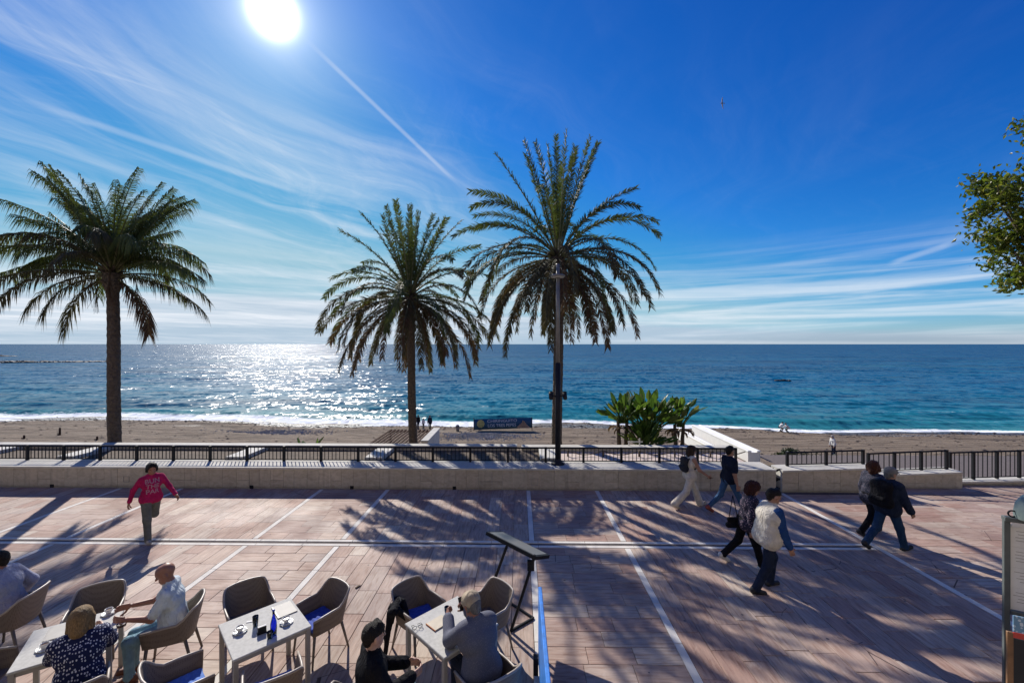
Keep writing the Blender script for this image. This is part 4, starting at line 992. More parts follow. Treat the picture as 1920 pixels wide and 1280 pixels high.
def hair_mat(n, c):
    t = NT('hair_' + n); o = t.obj(); f = t.noise(t.mapv(o, (120, 120, 14)), 1, 4, .6, .6); f2 = t.noise(o, 16, 3)
    t.set(Base_Color=t.mix(t.rng(f2, .35, .7, 0, .5), t.ramp(f, [(.3, tuple(v * .45 for v in c)), (.55, c), (.75, tuple(min(1, v * 1.7) for v in c))]), tuple(v * .6 for v in c)), Roughness=.55); t.b.inputs['Specular IOR Level'].default_value = .2
    t.bump(f, 1., .02); return t.m
HAIR = {n: hair_mat(n, c) for n, c in (('dark', (.02, .015, .012)), ('brown', (.05, .028, .018)), ('auburn', (.085, .028, .015)), ('blond', (.30, .19, .085)), ('grey', (.20, .19, .18)), ('darkred', (.06, .018, .014)), ('white', (.5, .48, .45)))}
def pattern_mat(name, base, spots, scale, thr, seed=0, stretch=(1, 1, 1)):
    t = NT(name); o = t.obj(); v = t.n('TexVoronoi'); t.l(t.mapv(o, stretch, (seed, 0, 0)), v.inputs['Vector']); v.inputs['Scale'].default_value = scale; v.inputs['Randomness'].default_value = .55 if stretch != (1, 1, 1) else 1
    c = t.mix(t.math('LESS_THAN', v.outputs['Distance'], thr), base, t.ramp(t.noise(o, 9, 3), [(.35, spots[0]), (.65, spots[-1])]))
    t.set(Base_Color=c, Roughness=.85); t.b.inputs['Specular IOR Level'].default_value = .25; t.bump(t.noise(o, 30, 4), .3, .006); return t.m
def Vn(v): return Vector(v).normalized()
def person(label, loc, face, P, mats, hair, hair_style, top='long', bottom='slim', height=1.75, seed=1, cell=.0105, seat=None, inflate=.012, cat='person', jacket_len=.04, female=False, vest=False, scarf=None):
    """face: heading in degrees from +Y towards +X; P: pose; mats: skin, top, sleeve, bottom, shoe, sole"""
    S = height / 1.75; g_ = inflate
    SK, TP, SL, BT, SH, SO = range(6)
    root = tag(empty('person', loc, -R(face)), label, cat)
    pr = []
    lean = R(P.get('lean', 4)); spd = Vector((0, math.sin(lean), math.cos(lean))); tw = R(P.get('twist', 0))
    hipz = .93
    def rotz(v, a): return Vector((v.x * math.cos(a) - v.y * math.sin(a), v.x * math.sin(a) + v.y * math.cos(a), v.z))
    # legs
    feet = []
    legs = []
    for sd, (a, b, out) in zip((-1, 1), P['legs']):
        a = R(a); b = R(b); o = R(out); hip = Vector((sd * .088, 0, 0))
        d1 = Vector((sd * math.sin(o) * math.cos(a) , math.sin(a), -math.cos(a) * math.cos(o))); kn = hip + d1 * .43
        d2 = Vector((sd * math.sin(o) * .4, math.sin(a - b), -math.cos(a - b))).normalized(); an = kn + d2 * .41
        fa = R(P.get('foot', (0, 0))[0 if sd < 0 else 1]); ft = Vector((sd * .12, math.cos(fa), math.sin(fa))).normalized()
        legs.append((hip, kn, an, ft))
    low = min(min(an.z - .078, (an + ft * .17).z - .035) for (_, _, an, ft) in legs)
    base = Vector((0, 0, -low if seat is None else seat + .105))
    for (hip, kn, an, ft) in legs:
        hip, kn, an = hip + base, kn + base, an + base
        if bottom == 'wide': pr += [(hip, kn, .100, .085, BT), (kn, an + Vector((0, 0, -.02)), .085, .098, BT)]
        elif bottom == 'loose': pr += [(hip, kn, .098, .076, BT), (kn, an, .074, .062, BT)]
        else: pr += [(hip, kn, .092, .066, BT), (kn, an, .064, .050, BT)]
        dn = Vector((0, 0, -1)); dn = (dn - ft * dn.dot(ft)).normalized()
        he = an - ft * .045 + dn * .045; to = an + ft * .15 + dn * .052
        pr += [(an + dn * .0, he, .046, .040, SH), (he, to, .040, .036, SH), (he + dn * .028, to + dn * .022, .026, .024, SO)]
    # torso along the spine
    up = spd; sx = lambda w: rotz(Vector((w, 0, 0)), 0)
    pel = base + Vector((0, 0, .03)); fw = Vector((0, math.cos(lean), -math.sin(lean)))
    tx = rotz(Vector((1, 0, 0)), tw)
    def sp(h): return base + spd * h
    hw = .082 if female else .074; ch = .075 if female else .088
    pr += [(pel - Vector((hw, 0, 0)), pel + Vector((hw, 0, 0)), .118 + g_ * .3, .118 + g_ * .3, BT)]
    for s_ in (-1, 1): pr.append((pel + Vector((s_ * .065, -.045, -.03)), pel + Vector((s_ * .065, -.04, .02)), .095, .095, BT))
    pf = .035 if vest else 0.
    hem = sp(jacket_len)
    pr += [(hem - Vector((hw + .012, 0, 0)), hem + Vector((hw + .012, 0, 0)), .125 + g_ + pf, .125 + g_ + pf, TP),
           (sp(.15) - tx * .06, sp(.15) + tx * .06, .115 + g_ + pf + P.get('belly', 0), .115 + g_ + pf + P.get('belly', 0), TP), (sp(.16), sp(.34), .12 + g_ + pf, .13 + g_ + pf, TP),
           (sp(.35) - tx * ch, sp(.35) + tx * ch, .112 + g_ + pf, .112 + g_ + pf, TP), (sp(.475) - tx * .115, sp(.475) + tx * .115, .066 + g_, .066 + g_, TP), (sp(.50) - tx * .05, sp(.50) + tx * .05, .07, .07, TP)]
    if P.get('belly'): pr.append((sp(.12) + fw * .05, sp(.18) + fw * .05, .11, .11, TP))
    if female:
        for s_ in (-1, 1): pr.append((sp(.33) + tx * s_ * .065 + fw * .075, sp(.32) + tx * s_ * .065 + fw * .08, .06, .06, TP))
    # neck and head
    hp, hy = R(P.get('head', (0, 0))[0]), R(P.get('head', (0, 0))[1])
    nk = sp(.53); hl = lean * .45
    def H(v):      # head space: origin at the skull base
        v = Vector(v) * 1.07; a = -(hp + hl); v = Vector((v.x, v.y * math.cos(a) - v.z * math.sin(a), v.y * math.sin(a) + v.z * math.cos(a)))
        return nk + spd * .05 + rotz(v, -hy)
    pr += [(sp(.50), H((0, 0, .05)), .056, .052, SK)]
    if top != 'vneck': pr.append((sp(.515), sp(.535), .066, .060, TP))
    hd = [((0, -.018, .125), (0, .02, .128), .086, .082, SK), ((0, .02, .09), (0, .05, .035), .066, .046, SK), ((-.03, .04, .03), (.03, .04, .03), .03, .03, SK),
          ((0, .088, .10), (0, .112, .072), .011, .015, SK), ((-.03, .082, .122), (.03, .082, .122), .014, .014, SK), ((-.022, .083, .04), (.022, .083, .04), .012, .012, SK), ((0, .073, .015), (0, .076, .012), .02, .02, SK)]
    for s_ in (-1, 1): hd.append(((s_ * .083, -.008, .10), (s_ * .088, -.014, .075), .019, .013, SK))
    pr += [(H(a), H(b), r0, r1, m) for a, b, r0, r1, m in hd]
    # arms
    hands = []
    for sd, (s1, out, e, inw) in zip((-1, 1), P['arms']):
        sh = sp(.475) + tx * sd * .178 - Vector((0, 0, .005))
        a = R(s1); o = R(out); d1 = Vector((sd * math.sin(o) * math.cos(a), math.sin(a), -math.cos(a) * math.cos(o)))
        d1 = rotz(d1, tw).normalized(); el = sh + d1 * .285
        a2 = a + R(e); iw = R(inw); d2 = Vector((-sd * math.sin(iw) + sd * math.sin(o) * .5 * math.cos(iw), math.sin(a2) * math.cos(iw), -math.cos(a2) * math.cos(iw))); d2 = rotz(d2, tw).normalized(); wr = el + d2 * .25
        if top in ('short',): m1, m2 = SL, SK
        elif top == 'none': m1 = m2 = SK
        else: m1 = m2 = SL
        gs = g_ if m1 != SK else 0
        if top == 'short':
            md = sh.lerp(el, .72); pr += [(sh, md, .058 + gs, .056 + gs, SL), (md, el, .043, .040, SK)]
        else: pr.append((sh, el, .056 + gs, .045 + gs, m1))
        pr.append((el, wr, (.041 if m2 == SK else .044 + gs), (.029 if m2 == SK else .037 + gs), m2))
        if m2 != SK: pr.append((wr, wr + d2 * .03, .030, .028, SK))
        hands.append((sd, wr + d2 * .035, d2))
    pr = [(tuple(a), tuple(b), r0, r1, m) for a, b, r0, r1, m in pr]
    Vb, Q, fm = sdf_mesh(pr, cell, .035, floor=0. if seat is None else None)
    V = [Vb]; Fq = [Q]; FM = [fm]; n = len(Vb)
    for sd, w, d in hands:
        hv, hq, _ = HANDS[P.get('hand', 'relax')]; z = d.normalized(); pn = Vector((-sd, .25, 0)); pn = (pn - z * pn.dot(z))
        pn = pn.normalized() if pn.length > .1 else Vector((0, -1, 0)); x = pn.cross(z)
        mt = np.array([x, pn, z]).T; hv2 = hv * np.array([1., 1, 1]); 
        fwd_side = x.y + .001
        if fwd_side > 0: hv2 = hv2 * np.array([-1, 1, 1]); hq2 = hq[:, ::-1]
        else: hq2 = hq
        V.append(hv2 @ mt.T + np.array(w)); Fq.append(hq2 + n); FM.append(np.zeros(len(hq), int)); n += len(hv)
    V = np.concatenate(V) * S; Fq = np.concatenate(Fq); FM = np.concatenate(FM)
    if seat is not None: V[:, 2] += seat * (1 - S) + .0
    zoff = seat * (1 - S) if seat is not None else 0.
    me = bpy.data.meshes.new('body'); me.vertices.add(len(V)); me.vertices.foreach_set('co', V.ravel())
    me.loops.add(Fq.size); me.loops.foreach_set('vertex_index', Fq.ravel()); me.polygons.add(len(Fq)); me.polygons.foreach_set('loop_start', np.arange(len(Fq)) * 4); me.polygons.foreach_set('loop_total', np.full(len(Fq), 4))
    for m in mats: me.materials.append(m)
    me.polygons.foreach_set('material_index', FM.astype(np.int32)); me.polygons.foreach_set('use_smooth', np.ones(len(Fq), bool)); me.update(calc_edges=True); me.validate()
    body = link('body', me, root)
    def sub_mesh(name, prims, h, k, mat, sub=(), wob=0.):
        v, q, _ = sdf_mesh([(tuple(a), tuple(b), r0, r1, 0) for a, b, r0, r1 in prims], h, k, sub=[(tuple(a), tuple(b), r0, r1) for a, b, r0, r1 in sub], wob=wob, seed=seed)
        v = v * S; v[:, 2] += zoff
        return link(name, mesh(name, v, q, mat, True), body)
    def hh(a, b, r0, r1): return (H(a), H(b), r0, r1)
    face_cut = [hh((0, .115, .085), (0, .10, .02), .070, .075), hh((0, .10, .0), (0, .06, -.06), .07, .08)]
    hc = .009 if cell < .02 else .016
    if hair_style == 'short': sub_mesh('hair', [hh((0, -.025, .13), (0, .022, .142), .092, .083), hh((0, -.052, .09), (0, -.05, .055), .068, .05), hh((-.03, .03, .205), (.03, .035, .207), .022, .02)], hc, .03, HAIR[hair], face_cut, .005)
    elif hair_style == 'fringe': sub_mesh('hair', [hh((0, -.022, .13), (0, .02, .137), .099, .092), hh((0, -.05, .09), (0, -.045, .04), .085, .072), hh((-.07, 0, .10), (-.075, .0, .05), .035, .03), hh((.07, 0, .10), (.075, 0, .05), .035, .03)], hc, .03, HAIR[hair], face_cut, .0035)
    elif hair_style == 'bob': sub_mesh('hair', [hh((0, -.022, .13), (0, .015, .137), .102, .094), hh((0, -.05, .10), (0, -.055, -.01), .088, .078), hh((-.075, -.01, .10), (-.082, -.01, .0), .04, .036), hh((.075, -.01, .10), (.082, -.01, .0), .04, .036)], hc, .03, HAIR[hair], face_cut, .0035)
    elif hair_style == 'curly': sub_mesh('hair', [hh((0, -.03, .135), (0, .012, .145), .115, .105), hh((0, -.05, .09), (0, -.055, .02), .10, .09), hh((-.08, -.01, .11), (-.085, -.015, .04), .05, .045), hh((.08, -.01, .11), (.085, -.015, .04), .05, .045)], hc, .03, HAIR[hair], face_cut, .014)
    elif hair_style == 'balding': sub_mesh('hair', [hh((0, -.05, .09), (0, -.05, .06), .076, .06), hh((-.07, -.02, .09), (-.072, -.02, .07), .028, .022), hh((.07, -.02, .09), (.072, -.02, .07), .028, .022)], hc, .02, HAIR[hair], face_cut + [hh((0, -.02, .20), (0, .03, .20), .09, .09)], .002)
    elif hair_style == 'cap':
        sub_mesh('hair', [hh((0, -.05, .09), (0, -.05, .05), .076, .06), hh((-.07, -.01, .09), (-.072, -.01, .06), .026, .02), hh((.07, -.01, .09), (.072, -.01, .06), .026, .02)], hc, .02, HAIR[hair], face_cut, .002)
        sub_mesh('cap', [hh((0, -.022, .14), (0, .02, .143), .100, .094), hh((-.045, .11, .135), (.045, .11, .135), .012, .012), hh((-.05, .085, .14), (.05, .085, .14), .014, .014), hh((-.028, .145, .128), (.028, .145, .128), .010, .010)], .008, .018, P.get('cap_mat') or mats[1], [hh((0, -.02, .03), (0, .06, .02), .088, .088)])
    if cell < .02:
        mb = MB()
        for s_ in (-1, 1): mb.ball(H((s_ * .031, .083, .102)), .0115, 5)
        mb.V = [tuple(Vector(v) * S + Vector((0, 0, zoff))) for v in mb.V]; mb.build('eyes', M['eye'], body)
    root['_'] = 0; del root['_']
    return dict(root=root, body=body, H=lambda v: H(v) * S + Vector((0, 0, zoff)), sp=lambda h: sp(h) * S + Vector((0, 0, zoff)), hands=[(sd, w * S + Vector((0, 0, zoff)), d) for sd, w, d in hands], S=S, fw=fw)
def world_of(p, v): return p['root'].matrix_basis @ Vector(v) if False else Matrix.Translation(p['root'].location) @ Matrix.Rotation(p['root'].rotation_euler.z, 4, 'Z') @ Vector(v)
def WALK(ph=1, stride=26, arm=22, lean=5, head=(0, 0), **k):
    a = [(stride, 6, 2), (-stride * .75, 28, 2)]; f = [14, -32]; ar = [(-arm, 9, 14, 4), (arm, 9, 22, 4)]
    if ph < 0: a = a[::-1]; f = f[::-1]; ar = ar[::-1]
    d = dict(legs=a, foot=f, arms=ar, lean=lean, head=head); d.update(k); return d
C = {n: cloth_mat('cloth_' + n, c) for n, c in dict(pink=(.42, .016, .095), greygreen=(.15, .15, .13), cream=(.62, .56, .47), white=(.72, .70, .66), navy=(.012, .016, .032), denim=(.045, .10, .20), blue=(.02, .06, .18), black=(.010, .010, .013), darkgrey=(.03, .032, .04), polo=(.56, .62, .64), lav=(.32, .33, .43), jeanlight=(.20, .33, .40), greyjack=(.13, .135, .17), darknavy=(.018, .026, .05), jeandark=(.02, .05, .11), vest=(.62, .57, .48), tan=(.40, .33, .24), capgrey=(.20, .19, .18), hoodlight=(.55, .25, .35)).items()}
SHOE = {n: plain('shoe_' + n, c, .6, .2, 20, .1) for n, c in dict(white=(.62, .6, .56), beige=(.40, .34, .27), brown=(.14, .05, .028), black=(.014, .014, .016), red=(.25, .045, .03)).items()}
M['blouse'] = pattern_mat('patterned_blouse', (.03, .026, .045), [(.42, .30, .34), (.30, .18, .24)], 34, .28)
M['dotblouse'] = pattern_mat('navy_blouse_white_dashes', (.010, .015, .06), [(.55, .56, .62), (.6, .6, .66)], 46, .33, 0, (1, 1, .62))
M['tweed'] = pattern_mat('mottled_navy_jacket', (.018, .022, .04), [(.12, .10, .13), (.22, .17, .20)], 60, .3)
M['knit'] = pattern_mat('grey_quilted_knit', (.11, .115, .15), [(.16, .165, .20), (.14, .145, .185)], 70, .35)
def at(px, py, z=0.): p = G(px, py, z); return (p.x, p.y, z)
# ---- walkers on the promenade
hood = person('person in a pink lettered sweatshirt walking alone towards the cafe tables', at(283, 1010), 122, WALK(1, 16, 14, 4, (4, 8), legs=[(-20, 52, 3), (16, 6, 2)], foot=[-60, 10], arms=[(24, 24, 26, 0), (-30, 22, 14, 0)]), [SKIN_D, C['pink'], C['pink'], C['greygreen'], SHOE['beige'], SHOE['beige']], 'dark', 'fringe', 'long', 'loose', 1.70, 3, inflate=.004, jacket_len=.03)
woman_w = person('person in cream clothes with bare arms walking beside the wall', at(1293, 950), 84, WALK(1, 27, 12, 4, (8, 0), arms=[(-4, 8, 12, 0), (24, 10, 30, 0)], hand='grip'), [SKIN, C['cream'], C['cream'], C['cream'], SHOE['beige'], SHOE['white']], 'brown', 'bob', 'none', 'wide', 1.68, 5, inflate=.018, female=True, jacket_len=0.)
man_n = person('person in a navy T-shirt and jeans walking close to the wall', at(1366, 962), 80, WALK(-1, 26, 8, 3, (2, -12), arms=[(6, 8, 14, 8), (-6, 12, 16, 0)]), [SKIN, C['navy'], C['navy'], C['denim'], SHOE['red'], SHOE['brown']], 'dark', 'short', 'short', 'slim', 1.76, 7, inflate=.02)
woman_p = person('person with dark curly hair and patterned blouse walking behind the white vest', at(1399, 1060), 96, WALK(-1, 20, 14, 10, (14, 8)), [SKIN, M['blouse'], M['blouse'], C['black'], SHOE['white'], SHOE['white']], 'darkred', 'curly', 'long', 'loose', 1.66, 9, inflate=.024, female=True, jacket_len=-.02, )
man_v = person('person in a cream quilted vest over blue sleeves striding past', at(1438, 1104), 84, WALK(1, 24, 8, 9, (10, 10), legs=[(24, 30, 2), (-8, 22, 2)], foot=[0, -12], arms=[(6, 6, 10, 0), (6, 12, 14, 0)], belly=.01), [SKIN, C['vest'], C['blue'], C['darknavy'], SHOE['black'], SHOE['black']], 'dark', 'short', 'long', 'loose', 1.80, 11, inflate=.018, vest=True, jacket_len=.0)
woman_a = person('person with auburn curls in a mottled jacket walking beside the backpack wearer', at(1634, 1002), 82, WALK(1, 18, 10, 5, (4, -30)), [SKIN_P, M['tweed'], M['tweed'], C['black'], SHOE['black'], SHOE['black']], 'auburn', 'curly', 'long', 'loose', 1.66, 13, inflate=.03, female=True, jacket_len=-.04)
man_b = person('person in a grey cap and dark jacket, jeans, walking with a big backpack', at(1664, 1030), 74, WALK(-1, 24, 10, 6, (8, 12), cap_mat=C['capgrey'], arms=[(8, 8, 14, 0), (14, 10, 18, 0)]), [SKIN, C['darknavy'], C['darknavy'], C['jeandark'], SHOE['black'], SHOE['black']], 'grey', 'cap', 'long', 'loose', 1.76, 15, inflate=.034, jacket_len=.0)
# lettering on the sweatshirt, wrapped onto the chest
def wrap_text(p, rows, size, mat, name='lettering', x0=0., htop=.42, step=.115):
    from mathutils.bvhtree import BVHTree
    bm = bmesh.new(); bm.from_mesh(p['body'].data); bv = BVHTree.FromBMesh(bm)
    for i, r_ in enumerate(rows):
        me = text_mesh(r_, size, mat, .0, True); bm2 = bmesh.new(); bm2.from_mesh(me); bmesh.ops.triangulate(bm2, faces=bm2.faces[:]); bmesh.ops.subdivide_edges(bm2, edges=bm2.edges[:], cuts=1)
        c = p['sp'](htop - i * step)
        for v in bm2.verts:
            q = Vector((c.x + x0 - v.co.x * 1.0, c.y + 1., c.z + v.co.y)); hit = bv.ray_cast(q, Vector((0, -1, 0)))
            v.co = (hit[0] + Vector((0, .004, 0))) if hit[0] else Vector((q.x, c.y + .1, q.z))
        bm2.to_mesh(me); bm2.free(); link(name, me, p['body'])
    bm.free()
M['letter'] = plain('pale_pink_print', (.42, .20, .26), .8, .08, 9, 0)
wrap_text(hood, ('BUN', 'THE', 'PAR'), .125, M['letter'], x0=.01)
# backpacks and things carried
def backpack(label, p, w, h, d, mat, drop=.0, out=.15):
    o = p['sp'](.26 + drop); S = p['S']; root = tag(empty('backpack', world_of(p, o), p['root'].rotation_euler.z), label, 'backpack')
    pr = [((-w / 2 + .06, -out, -h / 2 + .06), (w / 2 - .06, -out, -h / 2 + .06), d * .62, d * .62, 0), ((-w / 2 + .06, -out + .01, h / 2 - .07), (w / 2 - .06, -out + .01, h / 2 - .07), d * .5, d * .5, 0), ((0, -out, -h / 2 + .05), (0, -out, h / 2 - .05), d * .6, d * .55, 0), ((-w / 2 + .07, -out, -h / 2 + .08), (-w / 2 + .07, -out, h / 2 - .08), d * .5, d * .45, 0), ((w / 2 - .07, -out, -h / 2 + .08), (w / 2 - .07, -out, h / 2 - .08), d * .5, d * .45, 0)]
    v, q, _ = sdf_mesh(pr, .012, .05); link('bag', mesh('bag', v, q, mat, True), root)
    v, q, _ = sdf_mesh([((-w * .26, -out - d * .5, -h * .2), (w * .26, -out - d * .5, -h * .2), .05, .05, 0)], .01, .02); link('pocket', mesh('pocket', v, q, mat, True), root)
    for s in (-1, 1):
        pts = [(s * .09, -out + .06, h / 2 - .05), (s * .11, -.02, h / 2 + .0), (s * .12, .10, h / 2 - .06), (s * .13, .15, h / 2 - .2), (s * .16, .08, -h / 2 + .10), (s * .15, -.06, -h / 2 + .05)]
        MB().tube(pts, .017, 6).build('strap', mat, root)
    MB().tube([(-.03, -out + .02, h / 2 - .02), (0, -out + .0, h / 2 + .05), (.03, -out + .02, h / 2 - .02)], .008, 5).build('handle', mat, root)
backpack('small dark backpack on the person in cream clothes', woman_w, .28, .36, .12, C['darkgrey'], .06, .17)
backpack('big dark backpack on the person in the grey cap', man_b, .36, .46, .17, C['black'], .05, .21)
def at_hand(p, i, off=.09): sd, w, d = p['hands'][i]; return world_of(p, w + d * off)
def phone(label, loc, rot, parentless=True):
    o = tag(empty('phone', loc), label, 'phone'); o.rotation_euler = rot
    MB().box((0, 0, 0), (.074, .009, .15), bev=.004).build('body', M['iron'], o); MB().box((0, -.0055, 0), (.066, .001, .138)).build('screen', M['eye'], o)
phone('dark phone in the hand of the person in cream clothes', at_hand(woman_w, 1, .07), (R(70), 0, R(20)))
# handbag of the woman in the patterned blouse
hb = tag(empty('handbag', world_of(woman_p, woman_p['sp'](-.02) + Vector((-.02, -.22, 0)))), 'small black shoulder bag on the person in the patterned blouse', 'handbag')
v, q, _ = sdf_mesh([((-.09, 0, -.06), (.09, 0, -.06), .055, .055, 0), ((-.08, 0, .05), (.08, 0, .05), .04, .04, 0)], .012, .05); link('bag', mesh('bag', v, q, C['black'], True), hb)
MB().tube([(-.08, 0, .08), (-.02, .04, .3), (.05, .12, .46), (.08, .0, .08)], .008, 5).build('strap', C['black'], hb)
# ---- people on the beach
def beach_person(label, px, py, h, face, P, mats, hair, style, zadd=0., **k):
    p = G(px, py, -5.0); z = beach_z(p.x, p.y)
    for _ in range(6): p = G(px, py, z); z = beach_z(p.x, p.y)
    return person(label, (p.x, p.y, z + zadd), face, P, mats, hair, style, height=h, cell=.02, **k)
st_ = dict(legs=[(3, 2, 2), (-3, 4, 2)], foot=(0, 0), arms=[(4, 8, 10, 4), (2, 8, 10, 4)], lean=2)
beach_person('person in dark clothes standing on the sand, partly behind the middle palm trunk', 784, 804, 1.62, 20, st_, [SKIN, C['black'], C['black'], C['darknavy'], SHOE['black'], SHOE['black']], 'dark', 'short')
beach_person('small person in light clothes standing between the two dark ones on the sand', 794, 804, 1.25, 200, st_, [SKIN_P, C['white'], C['white'], C['darkgrey'], SHOE['white'], SHOE['white']], 'blond', 'bob')
beach_person('person in dark clothes with hands in pockets standing on the sand near the banner', 806, 806, 1.68, 180, WALK(1, 10, 8, 2), [SKIN, C['darknavy'], C['darknavy'], C['black'], SHOE['black'], SHOE['black']], 'dark', 'short')
beach_person('person in a white top crouching on the sand at the foam line, nearer the stair', 1462, 809, 1.45, 90, dict(legs=[(70, 110, 10), (60, 100, 10)], foot=(0, 0), arms=[(50, 8, 20, 4), (40, 8, 20, 4)], lean=35), [SKIN, C['white'], C['white'], C['black'], SHOE['black'], SHOE['black']], 'dark', 'short')
beach_person('person crouching at the foam line in grey trousers, farther from the stair', 1479, 811, 1.45, -90, dict(legs=[(70, 110, 10), (60, 100, 10)], foot=(0, 0), arms=[(50, 8, 20, 4), (40, 8, 20, 4)], lean=40), [SKIN, C['white'], C['white'], C['greygreen'], SHOE['black'], SHOE['black']], 'grey', 'short')
beach_person('white-haired person in a pale top and dark skirt on the sand beyond the shrub', 1563, 853, 1.62, -100, dict(st_, lean=12), [SKIN_P, C['white'], C['white'], C['darknavy'], SHOE['black'], SHOE['black']], 'white', 'fringe', bottom='wide')

# ================================================================== CAFE
def chair_proto():
    """woven resin armchair, front towards +Y"""
    root = empty('cafe_chair')
    # plan path of the shell: front of one arm, round the back, front of the other arm
    path = []
    for x, y in ((-.275, .26), (-.282, .14), (-.285, .0), (-.282, -.12)): path.append((x, y))
    for i in range(1, 6):
        a = math.pi + i * (math.pi / 2) / 6; path.append((-.162 + .12 * math.cos(a), -.14 + .12 * math.sin(a)))
    for x in (-.12, -.04, .04, .12): path.append((x, -.272 - .012 * (1 - abs(x) / .16)))
    path += [(-x, y) for x, y in path[:9][::-1]]
    n = len(path); top = []; bot = []
    for i, (x, y) in enumerate(path):
        k = max(0., min(1., (-y - .13) / .11)); k = k * k * (3 - 2 * k)
        zt = .655 + .155 * k + .018 * k * (1 - (x / .3) ** 2) ; zb = .46 - .05 * min(1, abs(x) / .28) + .0
        fl = .035 * k; front = .05 * max(0., (y - .05) / .21)
        top.append(Vector((x * 1.03, y - .075 * k - .005, zt - front * .4))); bot.append(Vector((x * .86, y * .93 - .005, .405 + front * .2)))
    th = .012; V = []; F = []; rows = 5
    for r in range(rows + 1):
        for i in range(n):
            p = bot[i].lerp(top[i], r / rows); c = Vector((0, -.02, p.z)); nr = (p - c); nr.z = 0; nr.normalize()
            V += [p + nr * th, p - nr * th]
    def q(r, i, s): return (r * n + i) * 2 + s
    for r in range(rows):
        for i in range(n - 1):
            F += [(q(r, i, 0), q(r, i + 1, 0), q(r + 1, i + 1, 0), q(r + 1, i, 0)), (q(r, i, 1), q(r + 1, i, 1), q(r + 1, i + 1, 1), q(r, i + 1, 1))]
        for i, fl in ((0, 1), (n - 1, 0)):
            f = (q(r, i, 0), q(r + 1, i, 0), q(r + 1, i, 1), q(r, i, 1)); F.append(f if fl else f[::-1])
    sh = link('shell', mesh('shell', V, F, M['weave'], True), root)
    MB().tube([p + Vector((0, 0, .004)) for p in top], .0155, 7).build('rim', M['resin'], sh)
    MB().box((0, .0, .425), (.46, .46, .03), bev=.01).build('seat', M['weave'], root)
    for sx in (-1, 1):
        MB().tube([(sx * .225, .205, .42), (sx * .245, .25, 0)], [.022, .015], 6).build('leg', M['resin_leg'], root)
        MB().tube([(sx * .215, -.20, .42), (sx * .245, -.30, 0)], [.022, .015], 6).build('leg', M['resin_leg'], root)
    return root
CH = chair_proto(); first = [True]
def chair(label, x, y, face):
    o = CH if first[0] else copy_tree(CH); first[0] = False
    o.location = (x, y, 0); o.rotation_euler = (0, 0, -R(face)); o.scale = (.95, .95, .97); return tag(o, label, 'chair', 'woven armchairs of the cafe terrace')
CUSH = None
def cushion(label, x, y, face, mat='blue_cloth'):
    v, q, _ = sdf_mesh([((-.17, -.17, 0), (.17, -.17, 0), .024, .024, 0), ((-.17, .17, 0), (.17, .17, 0), .024, .024, 0), ((-.17, -.17, 0), (-.17, .17, 0), .024, .024, 0), ((.17, -.17, 0), (.17, .17, 0), .024, .024, 0)] + [((-.17, t, 0), (.17, t, 0), .027, .027, 0) for t in (-.12, -.06, 0, .06, .12)], .012, .03)
    o = tag(empty('seat_cushion', (x, y, .452), -R(face)), label, 'cushion', 'cushions on the cafe chairs'); link('pad', mesh('pad', v, q, M[mat], True), o)
    MB().tube([(-.19, -.19, .0), (.19, -.19, 0), (.19, .19, 0), (-.19, .19, 0)], .006, 5, closed=True).build('piping', M[mat], o)
def table(label, c, ang):
    root = tag(empty('cafe_table', (c[0], c[1], 0), ang), label, 'table', 'square cafe tables'); s = .82
    MB().box((0, 0, .735), (s, s, .028), bev=.006).build('top', M['tabletop'], root)
    mb = MB()
    for y in (-1, 1): mb.box((0, y * (s / 2 - .035), .695), (s - .10, .024, .05))
    for x in (-1, 1): mb.box((x * (s / 2 - .035), 0, .695), (.024, s - .10, .05))
    mb.build('apron', M['tableleg'], root)
    for x in (-1, 1):
        for y in (-1, 1): MB().box((x * (s / 2 - .033), y * (s / 2 - .033), .36), (.048, .048, .721), bev=.005).build('leg', M['tableleg'], root)
    return root
T1 = Vector((-5.28, 4.90)); T2 = Vector((-3.12, 5.13)); T3 = Vector((-.83, 5.20))
table('square table where the blonde person in navy and the bald person sit', T1, R(36)); table('empty square table with a blue bottle and two coffee cups', T2, R(45)); table('pale square table with an open pouch, where the person with a phone sits', T3, R(46))
def look(x, y, T): return math.degrees(math.atan2(T.x - x, T.y - y))
chair('empty chair at the far side of the table with the blonde person', -5.74, 5.62, look(-5.74, 5.62, T1))
chair('chair occupied by the bald person in a white polo shirt', -4.56, 5.46, -116)
chair('chair under the blonde person in the navy blouse', -4.66, 4.32, -42)
chair('empty chair at the left photo edge beside the blonde person', -6.05, 4.55, look(-6.05, 4.55, T1))
chair('chair at the left photo edge with the person in a lavender jumper', -6.98, 5.66, -104)
chair('empty chair at the far left of the bottle table', -3.70, 5.74, look(-3.70, 5.74, T2)); chair('empty chair with a blue cushion at the far right of the bottle table', -2.72, 5.72, -146)
chair('empty chair with a light blue cushion at the near left of the bottle table', -3.66, 4.52, 42); chair('empty chair with a light blue cushion at the near right of the bottle table', -2.66, 4.52, -34)
chair('chair with a black jacket hung over its arm', -1.38, 5.80, look(-1.38, 5.80, T3) - 8); chair('empty chair beside the black menu stand', -.45, 5.78, -132)
chair('chair under the person in the grey jacket and cap', -.34, 4.58, -38); chair('chair under the dark-haired person in black', -1.50, 4.22, 52)
cushion('blue cushion on the chair at the far right of the bottle table', -2.73, 5.71, -146); cushion('light blue cushion on the chair at the near left of the bottle table', -3.65, 4.54, 42, 'lightblue_cloth'); cushion('light blue cushion on the chair at the near right of the bottle table', -2.66, 4.54, -34, 'lightblue_cloth'); cushion('blue cushion on the chair with the black jacket', -1.37, 5.79, 150)
